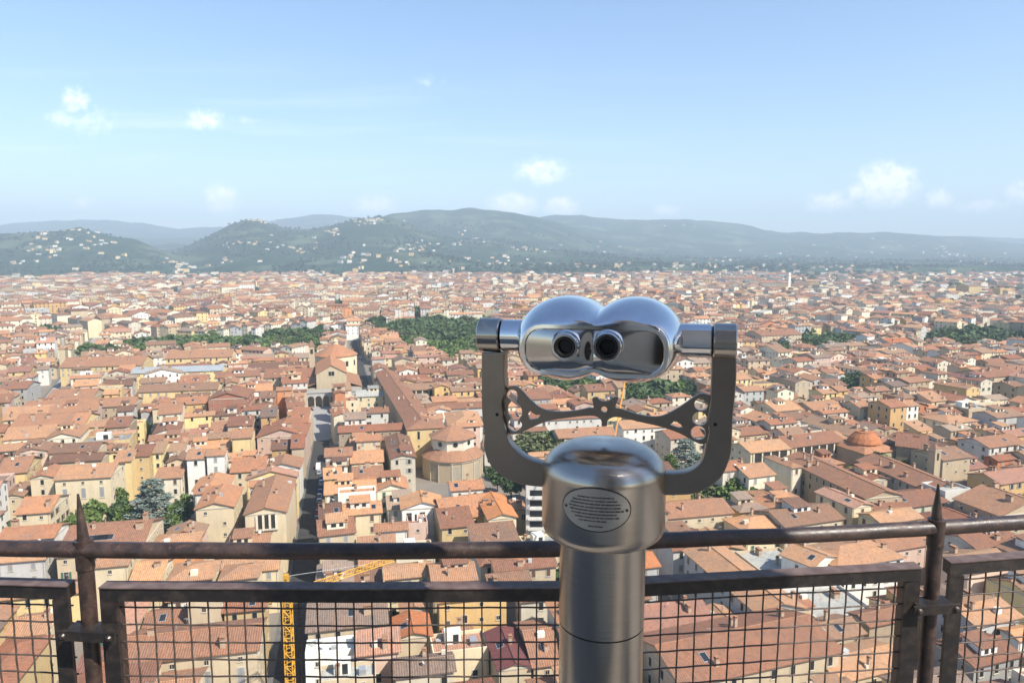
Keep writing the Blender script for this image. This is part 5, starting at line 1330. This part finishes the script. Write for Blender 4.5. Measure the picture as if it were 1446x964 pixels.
back = [(.118, .05), (.116, .5), (.108, .76), (.092, .90), (.068, .97), (.04, 1.0), (.012, 1.0)]
for (y, s_) in back: rings.append([(x * s_, y, z * s_ + lobz) for x, z in Ff])
for i in range(1, 15):
    f = i / 14; y = .012 - .086 * math.sin(f * math.pi / 2) ** .9 if f < 1 else -.074
    g = f * f * (3 - 2 * f); g = .35 * f ** 2.2 + .65 * g
    rings.append([(a[0] * (1 - g) + m[0] * g, y, (a[1] + lobz) * (1 - g) + m[1] * g) for a, m in zip(Ff, Mk)])
rings.append([(m[0] * .995, -.0765, m[1]) for m in Mk]); rings.append([(m[0], -.0768, m[1]) for m in Mk2]); rings.append([(m[0] * .985, -.0735, (m[1] - mzc) * .97 + mzc) for m in Mk2])
V = []; Fs = []; n = 96
for r_ in rings: V += [(x + hcx, y, z) for x, y, z in r_]
for i in range(len(rings) - 1):
    for k in range(n): k2 = (k + 1) % n; Fs.append((i*n+k, i*n+k2, (i+1)*n+k2, (i+1)*n+k))
Fs.append(tuple(range(n)))
m_ = MB(); m_.add(V, Fs, CHROME); hd = VB(m_, 'head_housing', ang=50)
MASKM = steel('mask_steel', (.58, .54, .50), .10, nscale=(1, 1, 1), var=.05)
m_ = MB(); last = [(x + hcx, y, z) for x, y, z in rings[-1]]; RG = [last]
for f_ in np.linspace(.97, .03, 16): RG.append([((x - hcx) * f_ + hcx, -.0735 - .0065 * (1 - f_ ** 2.6) + .0045 * math.exp(-(((x - hcx) * f_) / .010) ** 2) * (1 - f_), (z - mzc) * f_ + mzc) for x, y, z in last])
m_.add([p for r_ in RG for p in r_] + [(hcx, -.0755, mzc)], [(j*n + k, j*n + (k+1) % n, (j+1)*n + (k+1) % n, (j+1)*n + k) for j in range(len(RG) - 1) for k in range(n)] + [((len(RG)-1)*n + k, (len(RG)-1)*n + (k+1) % n, len(RG)*n) for k in range(n)], MASKM); VB(m_, 'face_mask', hd, ang=60)
for px in (797, 857):
    ex, ez = L2(px, 490, -.094); Mx = Matrix.Translation((ex, -.073, ez)) @ Matrix.Rotation(math.pi / 2, 4, 'X')
    m_ = MB(); pf = [(.0235, 0), (.0235, .004), (.0210, .007), (.0210, .013), (.0203, .019), (.0188, .0215), (.0155, .0215), (.0140, .0185)]
    V = []; seg = 48
    m_.lathe(pf, CHROME, seg, M=Mx); m_.f = [f for f in m_.f if len(f) <= 4]; m_.m = m_.m[:len(m_.f)]; m_.r = m_.r[:len(m_.f)]; ep = VB(m_, 'eyepiece', hd, ang=30)
    m_ = MB(); m_.lathe([(.0148, .0), (.0148, .019), (.0142, .0205), (.0118, .0205), (.0102, .0175), (.0098, .006)], RUBB, 40, M=Mx); m_.f = [f for f in m_.f if len(f) <= 4]; m_.m = m_.m[:len(m_.f)]; m_.r = m_.r[:len(m_.f)]; VB(m_, 'eyecup', ep)
    m_ = MB(); m_.lathe([(.0102, .0), (.0102, .008)], GLASS, 32, M=Mx); VB(m_, 'lens', ep)
for (px, py) in ():
    ex, ez = L2(px, py, -.074); m_ = MB(); m_.lathe([(.0055, 0), (.0055, .005), (.003, .0065)], CHROME, 16, M=Matrix.Translation((ex, -.0735, ez)) @ Matrix.Rotation(math.pi / 2, 4, 'X')); VB(m_, 'screw', hd)
for sx in (-1, 1):
    m_ = MB(); m_.lathe([(.036, 0), (.036, .012), (.031, .013)], DSTEEL, 32, M=Matrix.Translation((hcx + sx * lobx * .9, .112, lobz)) @ Matrix.Rotation(-math.pi / 2, 4, 'X')); VB(m_, 'front_lens_ring', hd)
# pivots
_, pz = L2(724, 475); _, pz2 = L2(1022, 480); zc = (pz + pz2) / 2
def cyl(x0, x1, r, mat, nm, par=None):
    bv = .0018; m_ = MB(); m_.lathe([(r - bv, x0), (r, x0 + bv), (r, x1 - bv), (r - bv, x1)], mat, 48, M=Matrix.Translation((0, 0, zc)) @ Matrix.Rotation(math.pi / 2, 4, 'Y')); return VB(m_, nm, par)
XL0, XL1, XL2 = L2(678, 475)[0], L2(709, 475)[0], L2(742, 475)[0]; XR0, XR1, XR2 = L2(1040, 480)[0], L2(1006, 480)[0], L2(960, 480)[0]
cyl(XL0, XL1 - .001, .0268, BRUSH, 'pivot_knuckle'); cyl(XL1 + .001, XL2 + .01, .0252, CHROME, 'pivot_sleeve'); cyl(XL1 - .004, XL1 + .004, .022, RUBB, 'pivot_washer')
cyl(XR1 + .001, XR0, .0268, BRUSH, 'pivot_knuckle'); cyl(XR2 - .01, XR1 - .001, .0252, CHROME, 'pivot_sleeve'); cyl(XR1 - .004, XR1 + .004, .022, RUBB, 'pivot_washer')
# yoke plate and spreader, cut from steel plate
def plate(nm, outline, holes, y0, y1, mat, bev=.0012, par=None):
    cu_ = bpy.data.curves.new(nm, 'CURVE'); cu_.dimensions = '2D'; cu_.fill_mode = 'BOTH'; cu_.extrude = (y1 - y0) / 2 - bev; cu_.bevel_depth = bev; cu_.bevel_resolution = 1; cu_.offset = -bev
    for pl in [outline] + holes:
        sp = cu_.splines.new('POLY'); sp.points.add(len(pl) - 1); sp.use_cyclic_u = True
        for p, q_ in zip(sp.points, pl): p.co = (q_[0], q_[1], 0, 1)
    tmp = bpy.data.objects.new('tmp', cu_); COL.objects.link(tmp); dg = bpy.context.evaluated_depsgraph_get(); me = bpy.data.meshes.new_from_object(tmp.evaluated_get(dg)); bpy.data.objects.remove(tmp)
    me.transform(Matrix.Translation((0, (y0 + y1) / 2, 0)) @ Matrix.Rotation(math.pi / 2, 4, 'X')); me.materials.clear(); me.materials.append(mat)
    o = bpy.data.objects.new(nm, me); COL.objects.link(o); o.parent = par or vr
    if par is None: o.location = (0, 0, DZ)
    autosmooth(o, 40); return o
def smooth_line(pts, closed=True, n=6):
    out = []; N = len(pts)
    for i in range(N):
        p0, p1_, p2_, p3 = [Vector((*pts[(i + k) % N], 0)) if closed else Vector((*pts[max(0, min(N - 1, i + k))], 0)) for k in (-1, 0, 1, 2)]
        for k in range(n):
            t_ = k / n; q_ = .5 * ((2 * p1_) + (-p0 + p2_) * t_ + (2 * p0 - 5 * p1_ + 4 * p2_ - p3) * t_ * t_ + (-p0 + 3 * p1_ - 3 * p2_ + p3) * t_ ** 3); out.append((q_.x, q_.y))
    return out
def LL(pts, yl): return [L2(x, y, yl) for x, y in pts]
YF = -.011
outer = [(680, 498), (680, 530), (680, 560), (681, 590), (684, 612), (683, 630), (688, 648), (697, 662), (712, 674), (730, 682), (750, 686), (775, 688)]
inner_ = [(776, 657), (758, 653), (742, 647), (728, 636), (719, 624), (714, 608), (710, 592), (708, 570), (713, 552), (712, 530), (712, 498)]
plate('yoke_arm', smooth_line(LL(outer, YF), False) + smooth_line(LL(inner_, YF), False), [], YF, YF + .024, DSTEEL)
outer = [(1040, 498), (1040, 530), (1038, 560), (1035, 590), (1034, 612), (1033, 636), (1027, 657), (1018, 674), (1001, 688), (980, 697), (955, 699), (925, 699)]
inner_ = [(925, 668), (948, 669), (968, 667), (984, 658), (993, 645), (997, 628), (1001, 610), (999, 592), (1003, 570), (1004, 545), (1005, 520), (1005, 498)]
plate('yoke_arm', smooth_line(LL(outer, YF), False) + smooth_line(LL(inner_, YF), False), [], YF, YF + .024, DSTEEL)
for (px, py) in ((702, 585), (1010, 599)):
    ex, ez = L2(px, py, YF); m_ = MB(); m_.lathe([(.0028, -.001), (.0028, .0006)], RUBB, 14, M=Matrix.Translation((ex, YF, ez)) @ Matrix.Rotation(math.pi / 2, 4, 'X')); VB(m_, 'screw_hole')
# spreader: a bow tie with stacked round cut-outs at its ends
YS = .0
bow = [(711, 556), (716, 548), (727, 545), (736, 551), (750, 566), (765, 577), (785, 581), (810, 580), (830, 576), (838, 575), (836, 563), (843, 561), (848, 566), (858, 566), (866, 561), (873, 562), (869, 575), (878, 578),
       (905, 586), (930, 588), (950, 580), (966, 570), (980, 560), (988, 556), (996, 556), (1003, 560), (1003, 570), (1004, 580), (1000, 590), (1000, 602), (1001, 614), (998, 624), (990, 627), (978, 622), (960, 612), (935, 603), (905, 596), (880, 590), (866, 589), (858, 594), (857, 601), (850, 601), (849, 594), (842, 588), (828, 587), (800, 590), (775, 594), (752, 603), (735, 611), (722, 613), (714, 606), (710, 595), (713, 584), (709, 575), (712, 565)]
def circle(px, py, rpx, n=20, yl=YS):
    cx_, cz_ = L2(px, py, yl); r_ = rpx * OY * 1.05 / 1000; return [(cx_ + r_ * math.cos(2 * math.pi * k / n), cz_ + r_ * math.sin(2 * math.pi * k / n)) for k in range(n)]
def keyhole(x, ys, r_): # three touching rings open into each other
    pts = []
    for k, yv in enumerate(ys):
        c = circle(x, yv, r_, 24); pts.append(c)
    return pts
holes = [LL([(745, 585), (748, 580), (752, 583), (757, 586), (763, 585), (760, 590), (748, 593)], YS), LL([(946, 600), (953, 594), (961, 599), (964, 603), (958, 604)], YS)]
h3 = smooth_line(LL([(719, 551), (727, 551), (731, 558), (729, 567), (735, 574), (737, 584), (733, 592), (737, 599), (733, 606), (725, 609), (718, 604), (717, 597), (721, 590), (717, 582), (717, 573), (721, 566), (715, 559)], YS))
holes.append(h3)
for yv, r_ in ((571, 8.5), (591, 9.2), (611, 9.5)): holes.append(circle(990 - (yv - 571) * .1, yv, r_))
holes.append(circle(853, 578, 4.2))
plate('spreader_bar', smooth_line(LL(bow, YS), True, 4), holes, YS, YS + .007, DSTEEL, .0008)
# cap and post
Xa = L2(852, 690)[0]
def zat(py, y_w): d = ray(851, py); t_ = y_w / d.y; return CAMZ + d.z * t_ - O.z
ztop = zat(622, OY); zcb = zat(779, OY - .07) ; zsh = zat(692, OY - .09)
rc_, rp = .0965, .0680
m_ = MB(); m_.lathe([(rp * .9, zcb - .001), (rc_ - .020, zcb), (rc_ - .009, zcb + .004), (rc_ - .0035, zcb + .009), (rc_ - .0008, zcb + .016), (rc_, zcb + .024), (rc_, zsh)] + [(rc_ * math.cos(t_) ** .70, zsh + (ztop - zsh) * math.sin(t_) ** 1.0) for t_ in np.linspace(.05, 1.52, 26)], BRUSH, 96, (Xa, 0, 0)); cp = VB(m_, 'cap', ang=50)
zs1 = zat(908, OY - .07)
m_ = MB(); m_.lathe([(rp, zs1 + .0008), (rp, zcb + .004)], BRUSH, 80, (Xa, 0, 0)); VB(m_, 'post_tube')
m_ = MB(); m_.lathe([(rp - .0015, zs1 - .002), (rp - .0015, zs1 + .0008)], RUBB, 80, (Xa, 0, 0)); VB(m_, 'post_seam')
m_ = MB(); m_.lathe([(rp + .03, -DZ), (rp + .03, -DZ + .012), (rp + .002, -DZ + .014), (rp - .0005, zs1 - .05), (rp - .0005, zs1 - .002)], BRUSH, 80, (Xa, 0, 0)); VB(m_, 'post_base')
# oval plate with engraved lines, following the curve of the cap
pcx = L2(841, 719, -.095)[0] - Xa; pcz = L2(841, 719, -.095)[1]; a0 = math.asin(max(-1, min(1, pcx / rc_)))
def on_cap(u, v, off): a = a0 + u / rc_; return (Xa + (rc_ + off) * math.sin(a), -(rc_ + off) * math.cos(a), pcz + v)
EA, EB = .0505, .0315
m_ = MB(); V = [on_cap(0, 0, .0016)]; NR, NS = 6, 48
for j in range(1, NR + 1):
    for k in range(NS): t_ = 2 * math.pi * k / NS; f = j / NR; V.append(on_cap(EA * f * math.cos(t_), EB * f * math.sin(t_), .0016))
for k in range(NS): t_ = 2 * math.pi * k / NS; V.append(on_cap(EA * 1.01 * math.cos(t_), EB * 1.012 * math.sin(t_), -.001))
Fs = [(0, 1 + k, 1 + (k + 1) % NS) for k in range(NS)]
for j in range(NR):
    for k in range(NS): o_1 = 1 + j * NS; Fs.append((o_1 + k, o_1 + NS + k, o_1 + NS + (k + 1) % NS, o_1 + (k + 1) % NS))
m_.add(V, Fs, PLAT); pl_ = VB(m_, 'oval_plate', cp, ang=50)
m_ = MB()
for k in range(64):   # dark groove round the plate
    t0, t1 = 2 * math.pi * k / 64, 2 * math.pi * (k + 1) / 64
    m_.add([on_cap(EA * 1.012 * math.cos(t0), EB * 1.015 * math.sin(t0), .0003), on_cap(EA * 1.012 * math.cos(t1), EB * 1.015 * math.sin(t1), .0003), on_cap(EA * 1.045 * math.cos(t1), EB * 1.07 * math.sin(t1), .0003), on_cap(EA * 1.045 * math.cos(t0), EB * 1.07 * math.sin(t0), .0003)], [(0, 1, 2, 3)], INK)
m_.build('plate_groove', cp)
q = random.Random(12); m_ = MB()
for i, (v, u0, u1) in enumerate([(.0185, -.026, .026), (.0135, -.034, .030), (.0085, -.037, .036), (.0035, -.040, .036), (-.0015, -.038, .040), (-.0065, -.036, .030), (-.0115, -.030, .034), (-.0165, -.024, .016), (-.0245, -.010, .010)]):
    u = u0
    while u < u1:      # words as runs of small engraved strokes
        wl2 = q.uniform(.003, .008)
        if i == 0 or True:
            x = u
            while x < min(u + wl2, u1):
                hh = q.uniform(.0009, .0015); m_.add([on_cap(x, v - hh, .0019), on_cap(x + .0008, v - hh, .0019), on_cap(x + .0008, v + hh, .0019), on_cap(x, v + hh, .0019)], [(0, 1, 2, 3)], INK)
                m_.add([on_cap(x, v - .0004, .0018), on_cap(x + .0013, v - .0004, .0018), on_cap(x + .0013, v + .0003, .0018), on_cap(x, v + .0003, .0018)], [(0, 1, 2, 3)], INK); x += .0013
        u += wl2 + .0011
for sx in (-1, 1): m_.add([on_cap(sx * .0452 + .0022 * math.cos(a), .0 + .0022 * math.sin(a), .0021) for a in [6.283 * k / 12 for k in range(12)]], [tuple(range(12))], INK)
m_.build('engraved_text', pl_)
#@@LABELS
# ---------------------------------------------------------------- labels for houses and trees
ORDN = ['first', 'second', 'third', 'fourth', 'fifth', 'sixth', 'seventh', 'eighth', 'ninth', 'tenth', 'eleventh', 'twelfth']
LMK = [('the octagonal church', 640, 640), ('the beige basilica', 480, 510), ('the grey square', 450, 595), ('the white van', 440, 662), ('the grey green cedar', 215, 700), ('the left rail post', 112, 770), ('the right rail post', 1322, 770),
       ('the tan windowed wing', 1170, 670), ('the red domed church', 1225, 630), ('the viewer post', 850, 840), ('the yellow tower crane', 400, 860), ('the tall white pair', 300, 650), ('the loggia hall', 385, 710), ('the red brick house', 322, 560),
       ('the balconied white block', 756, 700), ('the white flat roof', 1135, 855), ('the maroon roof', 725, 910), ('the spreader bar', 853, 580), ('the slim bell tower', 1322, 640), ('the shuttered palazzo', 115, 670), ('the car park', 588, 700), ('the left clamp', 122, 898), ('the right clamp', 1323, 858),
       ('the brightest orange roof', 585, 880), ('the blue doorway palazzo', 1070, 670), ('the long yellow hall', 280, 500)]
RN = dict(gf='gabled', gs='gabled', hip='hipped', shed='lean-to', flat='flat'); WN = dict(pale='pale', tan='tan', cream='cream')
RCN = dict(terracotta='terracotta', brown='brown', orange='orange', weathered='tan', bright='vermilion', rose='rose', greyslate='grey', maroon='maroon', whitish='white', concrete='grey')
from collections import defaultdict
grp = defaultdict(list)
for s in INDIV:
    q_ = proj(s['x'], s['y'], s['h'] + 1); s['px'] = q_
    if s.get('label'): s['root']['label'] = s['label']; s['root']['category'] = 'house'; s['root']['group'] = 'houses of the old town'; continue
    n_, lx, ly = min(LMK, key=lambda l: (l[1] - q_[0]) ** 2 + ((l[2] - q_[1]) * 1.5) ** 2)
    dx, dy = q_[0] - lx, (q_[1] - ly) * 1.3
    rel = ('right of' if dx > 0 else 'left of') if abs(dx) > abs(dy) else ('before' if dy > 0 else 'beyond')
    feat = s.get('feat') or ('narrow' if s['w'] < 8 else 'broad' if s['w'] > 14 else '')
    ft_ = {'many chimneys': 'with many chimneys', 'skylight': 'with a skylight', 'rooftop room': 'with rooftop room', 'stair head': 'with a stair head', 'loggia': 'with a loggia'}.get(feat, '')
    base_ = '%s%s house, %s %s roof%s' % ((feat + ' ') if not ft_ and feat else '', WN.get(s['wall'], s['wall']), RCN[s['rc']], RN[s['roof']], (' ' + ft_) if ft_ else '')
    grp[(base_, rel, n_)].append(s)
for (base_, rel, n_), L_ in grp.items():
    L_.sort(key=lambda s: s['px'][0])
    for i, s in enumerate(L_):
        s['root']['label'] = ('%s, %s %s' % (base_, rel, n_)) if len(L_) == 1 else ('%s, %s from left %s %s' % (base_.replace('with a ', 'with '), ORDN[min(i, 11)], rel, n_)) 
        s['root']['category'] = 'house'; s['root']['group'] = 'houses of the old town'
LM2 = LMK + [('the far left street', 110, 490), ('the long yellow hall', 280, 490), ('the viewer head', 850, 470), ('the left yoke arm', 700, 560), ('the right yoke arm', 1030, 560)]
KN = dict(g='round green tree', d='dark green tree', o='olive green tree', b='narrow cypress', cedar='big grey green cedar')
grp = defaultdict(list)
for t_ in TREES:
    q_ = proj(t_['x'], t_['y'], t_['h'] * .6); t_['px'] = q_; n_, lx, ly = min(LM2, key=lambda l: (l[1] - q_[0]) ** 2 + ((l[2] - q_[1]) * 1.5) ** 2)
    dx, dy = q_[0] - lx, (q_[1] - ly) * 1.3; rel = ('right of' if dx > 0 else 'left of') if abs(dx) > abs(dy) else ('before' if dy > 0 else 'beyond')
    grp[(KN[t_['kd']], rel, n_)].append(t_)
UNITS = ['', 'first', 'second', 'third', 'fourth', 'fifth', 'sixth', 'seventh', 'eighth', 'ninth', 'tenth', 'eleventh', 'twelfth', 'thirteenth', 'fourteenth', 'fifteenth', 'sixteenth', 'seventeenth', 'eighteenth', 'nineteenth', 'twentieth']
def ordw(n):
    if n <= 20: return UNITS[n]
    tens = {2: 'twenty', 3: 'thirty', 4: 'forty', 5: 'fifty', 6: 'sixty'}[n // 10]
    return (tens[:-1] + 'ieth') if n % 10 == 0 else tens + '-' + UNITS[n % 10]
for (k_, rel, n_), L_ in grp.items():
    L_.sort(key=lambda s: s['px'][0])
    for i, t_ in enumerate(L_):
        t_['root']['label'] = ('%s %s %s' % (k_, rel, n_)) if len(L_) == 1 else '%s from the left among the %ss %s %s' % (ordw(i + 1), k_, rel, n_)
        t_['root']['category'] = 'tree'; t_['root']['group'] = 'garden and courtyard trees'
for o in COL.objects:
    lb = o.get('label')
    if lb and len(lb.replace('-', ' ').split()) > 16: print('LONG', o.name, lb)
